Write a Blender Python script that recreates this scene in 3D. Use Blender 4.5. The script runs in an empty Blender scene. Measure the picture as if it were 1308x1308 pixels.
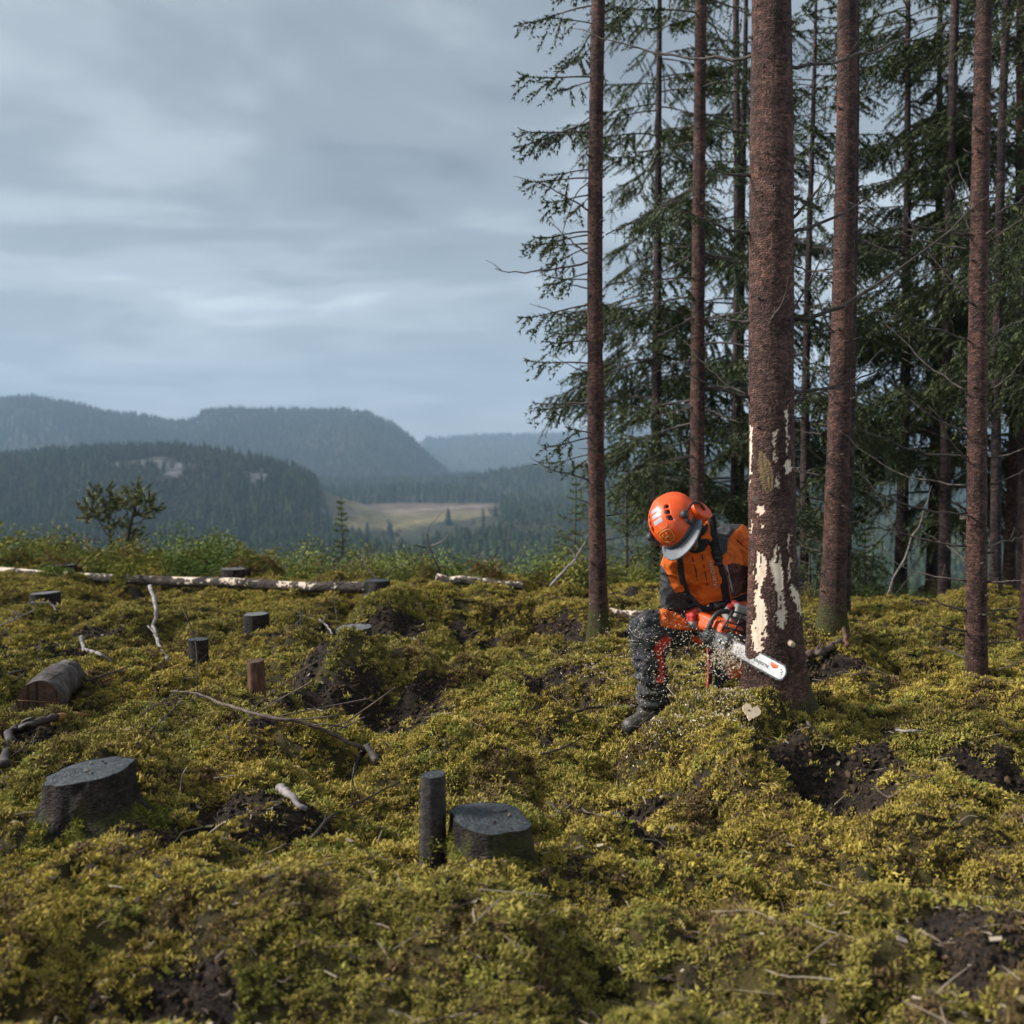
import bpy, bmesh, math, random
import numpy as np
from mathutils import Vector, Matrix

RNG = np.random.default_rng(7)
random.seed(7)
R = math.radians
SC = bpy.context.scene
COL = SC.collection

# ------------------------------------------------------------------ camera
FPX = 1308 * 35.0 / 36.0
PITCH = R(2.43)
CAMZ = 1.40
cam = bpy.data.cameras.new('camera')
cam.lens = 35.0
cam.sensor_width = 36.0
cam.clip_start = 0.05
cam.clip_end = 20000.0
cam.dof.use_dof = True
cam.dof.focus_distance = 5.05
cam.dof.aperture_fstop = 2.2
cam_ob = bpy.data.objects.new('camera', cam)
COL.objects.link(cam_ob)
cam_ob.location = (0, 0, CAMZ)
cam_ob.rotation_euler = (math.pi / 2 - PITCH, 0, 0)
SC.camera = cam_ob

# ------------------------------------------------------------------ sky and sun (overcast)
SUN_DIR = Vector((-0.80, 0.03, 0.54)).normalized()      # towards the sun
world = bpy.data.worlds.new('World')
SC.world = world
world.use_nodes = True
nt = world.node_tree
nt.nodes.clear()
def N(tree, typ, **kw):
    n = tree.nodes.new(typ)
    for k, v in kw.items():
        setattr(n, k, v)
    return n
def L(tree, a, b):
    tree.links.new(a, b)
def math_node(tree, op, a, b=None, c=None):
    n = tree.nodes.new('ShaderNodeMath'); n.operation = op
    for i, v in enumerate((a, b, c)):
        if v is None: continue
        if isinstance(v, (int, float)): n.inputs[i].default_value = v
        else: tree.links.new(v, n.inputs[i])
    return n.outputs[0]
def ramp(tree, fac, stops, interp='LINEAR'):
    n = tree.nodes.new('ShaderNodeValToRGB')
    cr = n.color_ramp; cr.interpolation = interp
    while len(cr.elements) < len(stops): cr.elements.new(0.5)
    for e, (p, c) in zip(cr.elements, stops):
        e.position = p
        e.color = (c[0], c[1], c[2], 1) if not isinstance(c, (int, float)) else (c, c, c, 1)
    if fac is not None: tree.links.new(fac, n.inputs[0])
    return n.outputs[0]
def mix(tree, fac, a, b, blend='MIX'):
    n = tree.nodes.new('ShaderNodeMix'); n.data_type = 'RGBA'; n.blend_type = blend
    for sock, v in ((n.inputs[0], fac), (n.inputs[6], a), (n.inputs[7], b)):
        if isinstance(v, (int, float)): sock.default_value = v
        elif isinstance(v, (tuple, list)): sock.default_value = (v[0], v[1], v[2], 1)
        else: tree.links.new(v, sock)
    return n.outputs[2]
def noise(tree, vec, scale, detail=4, rough=0.55, dist=0.0, lac=2.0):
    n = tree.nodes.new('ShaderNodeTexNoise')
    n.inputs['Scale'].default_value = scale
    n.inputs['Detail'].default_value = detail
    n.inputs['Roughness'].default_value = rough
    n.inputs['Lacunarity'].default_value = lac
    n.inputs['Distortion'].default_value = dist
    if vec is not None: tree.links.new(vec, n.inputs['Vector'])
    return n.outputs['Fac']

sky = N(nt, 'ShaderNodeTexSky', sky_type='NISHITA', sun_disc=False)
sky.sun_elevation = math.asin(SUN_DIR.z)
sky.sun_rotation = math.atan2(SUN_DIR.x, SUN_DIR.y)
sky.air_density = 1.0; sky.dust_density = 3.0; sky.ozone_density = 1.5
tc = N(nt, 'ShaderNodeTexCoord')
sep = N(nt, 'ShaderNodeSeparateXYZ'); L(nt, tc.outputs['Generated'], sep.inputs[0])
zz = math_node(nt, 'ADD', math_node(nt, 'MAXIMUM', sep.outputs[2], 0.0), 0.16)
cx = math_node(nt, 'DIVIDE', sep.outputs[0], zz)
cy = math_node(nt, 'DIVIDE', sep.outputs[1], zz)
comb = N(nt, 'ShaderNodeCombineXYZ'); L(nt, cx, comb.inputs[0]); L(nt, cy, comb.inputs[1])
mp = N(nt, 'ShaderNodeMapping'); L(nt, comb.outputs[0], mp.inputs[0])
mp.inputs['Location'].default_value = (0.9, 0.35, 0.0)
mp.inputs['Scale'].default_value = (0.85, 1.05, 1.0)
n1 = noise(nt, mp.outputs[0], 0.80, 6, 0.52, 0.5)
n2 = noise(nt, mp.outputs[0], 2.3, 5, 0.5, 0.4)
cl = math_node(nt, 'ADD', math_node(nt, 'MULTIPLY', n1, 0.70), math_node(nt, 'MULTIPLY', n2, 0.30))
cloud = ramp(nt, cl, [(0.36, (0.042, 0.047, 0.051)), (0.45, (0.069, 0.077, 0.082)), (0.53, (0.114, 0.125, 0.131)), (0.63, (0.203, 0.217, 0.224))], 'EASE')
low = math_node(nt, 'POWER', math_node(nt, 'SUBTRACT', 1.0, math_node(nt, 'ABSOLUTE', sep.outputs[2])), 9.0)
cloud = mix(nt, math_node(nt, 'MULTIPLY', low, 0.55), cloud, (0.240, 0.258, 0.268))
skyc = mix(nt, 1.0, sky.outputs[0], (0.09, 0.09, 0.09), 'MULTIPLY')
full = mix(nt, 0.95, skyc, cloud)
bg = N(nt, 'ShaderNodeBackground'); L(nt, full, bg.inputs[0]); bg.inputs[1].default_value = 0.9
wo = N(nt, 'ShaderNodeOutputWorld'); L(nt, bg.outputs[0], wo.inputs[0])

sl = bpy.data.lights.new('sun', 'SUN')
sl.energy = 1.5
sl.angle = R(14)
sl.color = (1.0, 0.965, 0.915)
so = bpy.data.objects.new('sun', sl); COL.objects.link(so)
so.rotation_euler = SUN_DIR.to_track_quat('Z', 'Y').to_euler()

SC.view_settings.view_transform = 'Standard'
SC.view_settings.look = 'None'
SC.view_settings.gamma = 1.0
SC.view_settings.use_curve_mapping = False
SC.view_settings.exposure = 2.38
SC.render.engine = 'CYCLES'
SC.cycles.use_denoising = True
SC.cycles.max_bounces = 6
SC.cycles.diffuse_bounces = 3
SC.cycles.glossy_bounces = 2
SC.cycles.transmission_bounces = 2
SC.cycles.volume_bounces = 0
SC.cycles.use_fast_gi = False
SC.cycles.sample_clamp_indirect = 4.0
SC.cycles.caustics_reflective = False
SC.cycles.caustics_refractive = False

# ------------------------------------------------------------------ numeric helpers
def ray(px, py):
    x = (px - 654) / FPX; y = -(py - 654) / FPX
    c, s = math.cos(PITCH), math.sin(PITCH)
    return np.array([x, c + y * s, -s + y * c])
def at(px, py, Y):
    d = ray(px, py)
    return np.array([0, 0, CAMZ]) + d * (Y / d[1])
def mpp(Y): return Y / FPX            # metres per photo pixel at depth Y

def _hash(ix, iy, iz, seed):
    h = (ix * 374761393 + iy * 668265263 + iz * 1274126177 + seed * 14426917) & 0xffffffff
    h = ((h ^ (h >> 13)) * 1103515245) & 0xffffffff
    h = ((h ^ (h >> 15)) * 668265261) & 0xffffffff
    h = h ^ (h >> 16)
    return h / 4294967295.0 * 2 - 1
def vn(x, y, z=0.0, seed=0):
    x = np.asarray(x, float); y = np.asarray(y, float); z = np.asarray(z, float) + 0 * x
    xi = np.floor(x).astype(np.int64); yi = np.floor(y).astype(np.int64); zi = np.floor(z).astype(np.int64)
    fx = x - xi; fy = y - yi; fz = z - zi
    fx = fx * fx * (3 - 2 * fx); fy = fy * fy * (3 - 2 * fy); fz = fz * fz * (3 - 2 * fz)
    r = 0
    for a in (0, 1):
        wa = fx if a else 1 - fx
        for b in (0, 1):
            wb = fy if b else 1 - fy
            for c in (0, 1):
                wc = fz if c else 1 - fz
                r = r + wa * wb * wc * _hash(xi + a, yi + b, zi + c, seed)
    return r
def fbm(x, y, z=0.0, seed=0, oct=4, gain=0.5):
    r = 0; a = 1.0; f = 1.0; tot = 0
    for i in range(oct):
        r = r + a * vn(np.asarray(x) * f + 17.3 * i, np.asarray(y) * f - 9.1 * i, np.asarray(z) * f + 3.7 * i, seed + i * 31)
        tot += a; a *= gain; f *= 2.03
    return r / tot
def sstep(a, b, x):
    t = np.clip((np.asarray(x, float) - a) / (b - a), 0, 1)
    return t * t * (3 - 2 * t)
def unit(v):
    v = np.asarray(v, float); return v / max(1e-12, np.linalg.norm(v))

# ------------------------------------------------------------------ mesh helpers
def mesh_np(name, V, F, smooth=True):
    """V (n,3); F (m,k) int array or a list of such arrays."""
    Fs = F if isinstance(F, list) else [F]
    Fs = [np.asarray(f, np.int32) for f in Fs if len(f)]
    me = bpy.data.meshes.new(name)
    V = np.ascontiguousarray(V, dtype=np.float32)
    me.vertices.add(len(V)); me.vertices.foreach_set('co', V.ravel())
    nl = sum(f.size for f in Fs); nf = sum(len(f) for f in Fs)
    me.loops.add(nl); me.polygons.add(nf)
    me.loops.foreach_set('vertex_index', np.concatenate([f.ravel() for f in Fs]))
    tot = np.concatenate([np.full(len(f), f.shape[1], np.int32) for f in Fs])
    st = np.zeros(nf, np.int32); st[1:] = np.cumsum(tot)[:-1]
    me.polygons.foreach_set('loop_start', st)
    me.polygons.foreach_set('use_smooth', np.full(nf, bool(smooth)))
    me.update(calc_edges=True)
    me.validate()
    return me
class MB:
    """collects pieces of ONE part"""
    def __init__(s): s.V = []; s.Q = []; s.T = []; s.n = 0
    def add(s, V, Q=None, T=None):
        s.V.append(np.asarray(V, float))
        if Q is not None and len(Q): s.Q.append(np.asarray(Q, int) + s.n)
        if T is not None and len(T): s.T.append(np.asarray(T, int) + s.n)
        s.n += len(V); return s
    def arrays(s):
        V = np.concatenate(s.V); F = []
        if s.Q: F.append(np.concatenate(s.Q))
        if s.T: F.append(np.concatenate(s.T))
        return V, F
    def tube(s, P, rad, seg=8, cap=True, flat=1.0, up=None):
        V, Q, T = tube(P, rad, seg, cap, flat, up); return s.add(V, Q, T)
    def box(s, c, size, rot=None, taper=1.0):
        h = np.asarray(size, float) / 2
        v = np.array([[x, y, z] for z in (-1, 1) for y in (-1, 1) for x in (-1, 1)], float)
        v[v[:, 2] > 0, :2] *= taper
        v = v * h
        if rot is not None: v = v @ np.asarray(rot, float).T
        return s.add(v + np.asarray(c, float), [[0, 2, 3, 1], [4, 5, 7, 6], [0, 1, 5, 4], [2, 6, 7, 3], [0, 4, 6, 2], [1, 3, 7, 5]])
def frames(P, up=None):
    P = np.asarray(P, float); n = len(P)
    T = np.gradient(P, axis=0) if n > 2 else np.repeat((P[1] - P[0])[None], n, 0)
    T = T / np.maximum(1e-9, np.linalg.norm(T, axis=1))[:, None]
    u = np.asarray(up, float) if up is not None else (np.array([0, 0, 1.0]) if abs(T[0][2]) < 0.9 else np.array([1.0, 0, 0]))
    A = np.zeros_like(P); B = np.zeros_like(P)
    for i in range(n):
        a = u - T[i] * np.dot(u, T[i]); a = unit(a)
        if up is None: u = a
        A[i] = a; B[i] = np.cross(T[i], a)
    return T, A, B
def tube(P, rad, seg=8, cap=True, flat=1.0, up=None):
    P = np.asarray(P, float); n = len(P)
    rad = np.broadcast_to(np.asarray(rad, float), (n,))
    T, A, B = frames(P, up)
    th = np.linspace(0, 2 * math.pi, seg, endpoint=False)
    V = (P[:, None] + rad[:, None, None] * (np.cos(th)[None, :, None] * A[:, None] * flat + np.sin(th)[None, :, None] * B[:, None])).reshape(-1, 3)
    i = np.arange(n - 1)[:, None] * seg; j = np.arange(seg)[None]; k = (j + 1) % seg
    Q = np.stack([i + j, i + k, i + seg + k, i + seg + j], -1).reshape(-1, 4)
    Tq = []
    if cap:
        V = np.concatenate([V, P[:1], P[-1:]]); a = n * seg
        for q in range(seg):
            Tq.append([a, (q + 1) % seg, q]); Tq.append([a + 1, (n - 1) * seg + q, (n - 1) * seg + (q + 1) % seg])
    return V, Q, np.array(Tq, int).reshape(-1, 3)
def smooth_path(P, n):
    """Catmull-Rom through control points"""
    P = np.asarray(P, float)
    if len(P) < 3:
        t = np.linspace(0, 1, n)[:, None]; return P[0] * (1 - t) + P[-1] * t
    Q = np.concatenate([[2 * P[0] - P[1]], P, [2 * P[-1] - P[-2]]])
    ts = np.linspace(0, len(P) - 1 - 1e-6, n); out = []
    for t in ts:
        i = int(t); f = t - i; a, b, c, d = Q[i:i + 4]
        out.append(0.5 * (2 * b + (c - a) * f + (2 * a - 5 * b + 4 * c - d) * f * f + (3 * b - a - 3 * c + d) * f ** 3))
    return np.array(out)

# signed-distance modelling: rounded, smoothly joined bodies as one surface
def nets(f, o, h):
    f = f.astype(np.float32)
    n = np.array(f.shape) - 1
    c = lambda q: f[q[0]:q[0] + n[0], q[1]:q[1] + n[1], q[2]:q[2] + n[2]]
    S = np.zeros(tuple(n) + (3,), np.float32); cnt = np.zeros(tuple(n), np.float32)
    for ax in range(3):
        for a in (0, 1):
            for b in (0, 1):
                p = [0, 0, 0]; o2 = [q for q in range(3) if q != ax]; p[o2[0]] = a; p[o2[1]] = b
                q = list(p); q[ax] = 1
                fa, fb = c(p), c(q); m = (fa < 0) != (fb < 0)
                t = fa[m] / (fa[m] - fb[m])
                pos = np.zeros((len(t), 3), np.float32) + np.array(p, np.float32); pos[:, ax] += t
                S[m] += pos; cnt[m] += 1
    act = cnt > 0
    idx = np.full(tuple(n), -1, np.int64); ii = np.argwhere(act); idx[act] = np.arange(len(ii))
    V = np.asarray(o) + h * (ii + S[act] / cnt[act][:, None])
    Fq = []
    for ax in range(3):
        u, v = [(1, 2), (2, 0), (0, 1)][ax]
        sl0 = [slice(None)] * 3; sl1 = [slice(None)] * 3
        sl0[ax] = slice(0, -1); sl1[ax] = slice(1, None)
        s0 = f[tuple(sl0)] < 0; s1 = f[tuple(sl1)] < 0
        e = np.argwhere(s0 != s1)
        ok = (e[:, u] >= 1) & (e[:, v] >= 1) & (e[:, u] < n[u]) & (e[:, v] < n[v]) & (e[:, ax] < n[ax])
        e = e[ok]
        flip = s1[e[:, 0], e[:, 1], e[:, 2]]
        def cell(du, dv):
            q = e.copy(); q[:, u] += du; q[:, v] += dv
            return idx[q[:, 0], q[:, 1], q[:, 2]]
        quad = np.stack([cell(-1, -1), cell(0, -1), cell(0, 0), cell(-1, 0)], 1)
        quad[flip] = quad[flip][:, ::-1]
        Fq.append(quad)
    F = np.concatenate(Fq); F = F[(F >= 0).all(1)]
    return V, F
def sd_cone(P, a, b, ra, rb):
    a = np.asarray(a, float); b = np.asarray(b, float); d = b - a
    t = np.clip(((P - a) @ d) / max(1e-9, d @ d), 0, 1)
    return np.linalg.norm(P - a - t[..., None] * d, axis=-1) - (ra + (rb - ra) * t)
def sd_ell(P, c, r, M=None):
    q = P - np.asarray(c, float)
    if M is not None: q = q @ np.asarray(M, float)          # columns of M = local axes
    r = np.asarray(r, float)
    k = np.linalg.norm(q / r, axis=-1); k2 = np.linalg.norm(q / (r * r), axis=-1)
    return k * (k - 1) / np.maximum(k2, 1e-9)
def sd_box(P, c, hs, M=None, rr=0.01):
    q = P - np.asarray(c, float)
    if M is not None: q = q @ np.asarray(M, float)
    d = np.abs(q) - (np.asarray(hs, float) - rr)
    return np.linalg.norm(np.maximum(d, 0), axis=-1) + np.minimum(d.max(-1), 0) - rr
def smin(a, b, k):
    h = np.clip(0.5 + 0.5 * (b - a) / k, 0, 1)
    return b * (1 - h) + a * h - k * h * (1 - h)
def smax(a, b, k): return -smin(-a, -b, k)
def sdf_mesh(fn, lo, hi, h):
    lo = np.asarray(lo, float); hi = np.asarray(hi, float)
    n = np.ceil((hi - lo) / h).astype(int) + 1
    g = np.stack(np.meshgrid(*[lo[i] + h * np.arange(n[i]) for i in range(3)], indexing='ij'), -1)
    return nets(fn(g), lo, h)

# ------------------------------------------------------------------ scene helpers
def tag(o, label=None, cat=None, group=None, kind=None):
    if label: o['label'] = label
    if cat: o['category'] = cat
    if group: o['group'] = group
    if kind: o['kind'] = kind
    return o
def thing(name, label, cat, base, group=None):
    o = bpy.data.objects.new(name, None); COL.objects.link(o)
    o.empty_display_size = 0.1
    o.location = base
    return tag(o, label, cat, group)
def world_base(o):
    b = np.zeros(3)
    while o is not None:
        b += np.array(o.location); o = o.parent
    return b
def obj(name, data, mat=None, parent=None, base=None, smooth=True):
    """data: MB, (V,F) or mesh; vertices are given in world space."""
    if isinstance(data, MB): V, F = data.arrays()
    elif isinstance(data, tuple): V, F = data
    else: V = None
    if V is not None:
        b = world_base(parent) if parent is not None else (np.zeros(3) if base is None else np.asarray(base, float))
        me = mesh_np(name, V - b, F, smooth)
    else: me = data
    if mat is not None:
        for m in (mat if isinstance(mat, list) else [mat]): me.materials.append(m)
    o = bpy.data.objects.new(name, me); COL.objects.link(o)
    if parent is not None: o.parent = parent
    elif base is not None: o.location = base
    return o
def fattr(me, name, vals):
    a = me.attributes.new(name, 'FLOAT', 'POINT'); a.data.foreach_set('value', np.asarray(vals, np.float32).ravel())
def cattr(me, name, vals):
    a = me.attributes.new(name, 'FLOAT_COLOR', 'POINT')
    v = np.ones((len(vals), 4), np.float32); v[:, :3] = vals
    a.data.foreach_set('color', v.ravel())

# ------------------------------------------------------------------ materials
def new_mat(name):
    m = bpy.data.materials.new(name); m.use_nodes = True
    t = m.node_tree; t.nodes.clear()
    o = N(t, 'ShaderNodeOutputMaterial'); b = N(t, 'ShaderNodeBsdfPrincipled')
    L(t, b.outputs[0], o.inputs[0])
    return m, t, b
def set_bump(t, b, height, strength, dist):
    n = N(t, 'ShaderNodeBump'); n.inputs['Strength'].default_value = strength; n.inputs['Distance'].default_value = dist
    L(t, height, n.inputs['Height']); L(t, n.outputs[0], b.inputs['Normal'])
def gmat(name, stops, scale=8, rough=0.85, spec=0.3, bump=0.4, bdist=0.004, bscale=None, stretch=(1, 1, 1), detail=5, dist=0.3, rand=0.0, coat=0.0, metal=0.0):
    """noise-coloured surface with fine relief"""
    m, t, b = new_mat(name)
    tcn = N(t, 'ShaderNodeTexCoord')
    mpn = N(t, 'ShaderNodeMapping'); L(t, tcn.outputs['Object'], mpn.inputs[0]); mpn.inputs['Scale'].default_value = stretch
    f = noise(t, mpn.outputs[0], scale, detail, 0.6, dist)
    k = len(stops)
    c = ramp(t, f, [(0.3 + 0.4 * i / max(1, k - 1), s) for i, s in enumerate(stops)])
    if rand:
        oi = N(t, 'ShaderNodeObjectInfo')
        v = math_node(t, 'ADD', math_node(t, 'MULTIPLY', oi.outputs['Random'], rand), 1 - rand / 2)
        hs = N(t, 'ShaderNodeHueSaturation'); L(t, v, hs.inputs['Value']); L(t, c, hs.inputs['Color']); c = hs.outputs[0]
    L(t, c, b.inputs['Base Color'])
    b.inputs['Roughness'].default_value = rough
    b.inputs['Specular IOR Level'].default_value = spec
    b.inputs['Metallic'].default_value = metal
    b.inputs['Coat Weight'].default_value = coat
    if bump:
        f2 = noise(t, mpn.outputs[0], bscale or scale * 4, 5, 0.65, 0.2)
        set_bump(t, b, f2, bump, bdist)
    return m

# instanced scatter for what nobody could count
def scatter(name, pts, idx, rot, scl, col, sources, label, cat, kind='stuff'):
    me = bpy.data.meshes.new(name)
    me.vertices.add(len(pts)); me.vertices.foreach_set('co', np.asarray(pts, np.float32).ravel())
    a = me.attributes.new('pick', 'INT', 'POINT'); a.data.foreach_set('value', np.asarray(idx, np.int32))
    a = me.attributes.new('turn', 'FLOAT_VECTOR', 'POINT'); a.data.foreach_set('vector', np.asarray(rot, np.float32).ravel())
    a = me.attributes.new('size', 'FLOAT_VECTOR', 'POINT'); a.data.foreach_set('vector', np.asarray(scl, np.float32).ravel())
    cattr(me, 'tint', col)
    o = bpy.data.objects.new(name, me); COL.objects.link(o)
    src = bpy.data.collections.new(name + '_sources')
    for s in sources: src.objects.link(s)
    g = bpy.data.node_groups.new(name, 'GeometryNodeTree')
    g.interface.new_socket('Geometry', in_out='INPUT', socket_type='NodeSocketGeometry')
    g.interface.new_socket('Geometry', in_out='OUTPUT', socket_type='NodeSocketGeometry')
    gi = g.nodes.new('NodeGroupInput'); go = g.nodes.new('NodeGroupOutput')
    ci = g.nodes.new('GeometryNodeCollectionInfo'); ci.inputs['Collection'].default_value = src
    ci.inputs['Separate Children'].default_value = True; ci.inputs['Reset Children'].default_value = True
    ip = g.nodes.new('GeometryNodeInstanceOnPoints'); ip.inputs['Pick Instance'].default_value = True
    def named(nm, dt):
        n = g.nodes.new('GeometryNodeInputNamedAttribute'); n.data_type = dt; n.inputs['Name'].default_value = nm
        return n.outputs['Attribute']
    g.links.new(gi.outputs[0], ip.inputs['Points']); g.links.new(ci.outputs[0], ip.inputs['Instance'])
    g.links.new(named('pick', 'INT'), ip.inputs['Instance Index'])
    er = g.nodes.new('FunctionNodeEulerToRotation'); g.links.new(named('turn', 'FLOAT_VECTOR'), er.inputs[0])
    g.links.new(er.outputs[0], ip.inputs['Rotation'])
    g.links.new(named('size', 'FLOAT_VECTOR'), ip.inputs['Scale'])
    g.links.new(ip.outputs[0], go.inputs[0])
    md = o.modifiers.new('scatter', 'NODES'); md.node_group = g
    tag(o, label, cat, kind=kind)
    return o
def source(name, V, F, mat, smooth=True):
    me = mesh_np(name, V, F, smooth); me.materials.append(mat)
    return bpy.data.objects.new(name, me)
def tint_mat(name, rough=0.9, spec=0.15, var=0.25, trans=0.0):
    m, t, b = new_mat(name)
    a = N(t, 'ShaderNodeAttribute'); a.attribute_type = 'INSTANCER'; a.attribute_name = 'tint'
    v = N(t, 'ShaderNodeAttribute'); v.attribute_type = 'GEOMETRY'; v.attribute_name = 'vary'
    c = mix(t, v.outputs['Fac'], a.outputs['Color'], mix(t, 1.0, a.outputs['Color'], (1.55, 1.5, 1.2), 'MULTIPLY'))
    L(t, c, b.inputs['Base Color'])
    b.inputs['Roughness'].default_value = rough; b.inputs['Specular IOR Level'].default_value = spec
    return m
# ================================================================== ground, valley and hills
def X_at(px, Y): return (px - 654) / FPX * Y
# (px, depth, half width, front radius, back radius, height): moss hummocks as they lie in the clearing
BUMPS = [(465, 6.35, .50, .20, .75, .30), (395, 6.6, .42, .35, .6, .10), (545, 6.2, .22, .25, .5, .08),
         (487, 8.3, .34, .24, .45, .36), (430, 8.3, .30, .3, .5, .10), (570, 8.9, .55, .3, .7, .17), (690, 8.9, .50, .22, .8, .28), (740, 8.7, .3, .3, .6, .12),
         (985, 5.05, .46, .42, .50, .25), (905, 4.80, .30, .30, .35, .13), (1010, 4.15, .52, .26, .45, .13), (905, 4.35, .3, .3, .4, .08),
         (1180, 4.9, .6, .4, .6, .09), (1063, 7.3, .50, .4, .6, .20), (1160, 9.2, 1.3, .5, .9, .13), (1280, 8.6, .7, .5, .8, .06),
         (768, 8.45, .30, .25, .6, .12), (75, 8.0, .62, .28, .7, .15), (225, 8.6, .5, .28, .7, .15), (150, 6.8, .4, .3, .5, .07), (300, 7.2, .5, .3, .6, .07),
         (700, 6.55, .45, .3, .5, .10), (640, 5.6, .4, .3, .5, .05), (110, 3.95, .42, .35, .45, .10), (640, 4.35, .3, .3, .5, .05),
         (1250, 3.6, .5, .3, .5, .07), (840, 7.9, .5, .3, .5, .08), (330, 5.0, .5, .3, .5, .04), (980, 7.6, .5, .3, .5, .12)]
PITS = [(1085, 4.0, .20, .14, .16), (1275, 4.35, .34, .30, .14), (785, 7.15, .20, .28, .10), (965, 4.5, .32, .12, .07), (440, 5.85, .34, .16, .05), (1010, 5.9, .25, .2, .06)]
SOIL = [(785, 7.05, .23, .40), (1085, 3.95, .21, .17), (1275, 4.3, .36, .34), (965, 4.52, .34, .13), (470, 5.85, .55, .30), (550, 6.05, .16, .35), (395, 6.2, .14, .3), (690, 8.5, .42, .26), (420, 8.1, .26, .35), (487, 7.95, .25, .16),
        (590, 8.35, .45, .26), (520, 8.0, .18, .14), (330, 3.75, .35, .18), (1060, 6.6, .35, .2), (230, 9.2, .3, .2), (150, 9.0, .35, .2), (110, 8.0, .3, .15), (60, 7.5, .5, .15),
        (850, 4.05, .22, .10), (560, 5.05, .2, .08), (690, 5.3, .15, .09), (20, 5.2, .3, .3), (230, 3.5, .3, .2), (330, 5.5, .28, .12), (190, 6.0, .5, .1), (930, 5.75, .45, .25), (700, 6.3, .3, .12), (1050, 5.2, .16, .12)]
def crest(x, y):
    u = x / np.maximum(y, 2.0)
    return 10.9 - 1.0 * sstep(0.1, 0.4, u) + 1.2 * sstep(-0.15, -0.5, u)
def floor_far(y):
    return np.interp(y, [0, 150, 500, 700, 850, 1100, 1500, 2500, 6000, 9000], [-48, -48, -48, -47, -42, -33, -26, -20, -8, 0])
def layer(u, y, prof, Rd, wf, wb, warp, seed, base=-50.0):
    px = 654 + FPX * u
    sky = np.interp(px, [p for p, _ in prof], [q for _, q in prof])
    sky = sky + 1.8 * fbm(px * 0.05, 0 * px, 0.5, seed, 3)
    Rl = Rd * (1 + warp * fbm(u * 5.0, 0 * u, 0.2, seed + 5, 3))
    zc = 1.4 + (600 - sky) / FPX * Rl
    t = (Rl - y)
    s = np.where(t > 0, 1 - sstep(0, 1, np.clip(t / (wf * Rd), 0, 1)) ** 0.9, 1 - sstep(0, 1, np.clip(-t / (wb * Rd), 0, 1)))
    return base + (zc - base) * s
P_L1 = [(-600, 600), (-200, 604), (0, 592), (60, 588), (130, 586), (215, 584), (290, 590), (340, 600), (385, 616), (420, 632), (470, 648), (520, 666), (600, 715), (900, 760), (2000, 760)]
P_L2 = [(-700, 560), (-200, 530), (0, 514), (28, 511), (90, 519), (140, 533), (175, 536), (222, 543), (246, 542), (264, 530), (305, 527), (380, 529), (440, 527), (468, 530), (500, 545), (530, 568), (560, 598), (600, 630), (700, 660), (2000, 680)]
P_L3 = [(-700, 600), (400, 590), (520, 574), (545, 562), (600, 557), (660, 556), (720, 554), (780, 552), (820, 547), (900, 545), (1308, 535), (2000, 540)]
P_L4 = [(-700, 680), (400, 650), (480, 640), (545, 636), (590, 622), (640, 610), (700, 604), (760, 602), (900, 590), (1308, 585), (2000, 590)]
def H_far(x, y):
    yy = np.maximum(y, 1.0); u = x / yy
    z = floor_far(yy)
    z = np.maximum(z, layer(u, yy, P_L1, 900, .36, .5, .06, 11))
    z = np.maximum(z, layer(u, yy, P_L4, 1350, .22, .5, .06, 41))
    z = np.maximum(z, layer(u, yy, P_L2, 2500, .42, .5, .07, 21))
    z = np.maximum(z, layer(u, yy, P_L3, 4300, .40, .5, .05, 31))
    z = z + fbm(x / 90.0, y / 90.0, 0, 51, 4) * 9 * sstep(350, 700, yy) * (1 - 0.75 * field_mask(x, yy))
    return z
def field_mask(x, y):
    u = x / np.maximum(y, 1.0); px = 654 + FPX * u
    w = 14 * fbm(x / 60.0, y / 60.0, 0, 61, 3)
    lo = np.interp(px, [410, 430, 520, 640], [860, 720, 790, 900])
    return sstep(408, 424, px + w) * (1 - sstep(618, 650, px + w)) * sstep(lo - 15, lo + 15, y + 4 * w) * (1 - sstep(1060, 1100, y + 2 * w))
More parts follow.
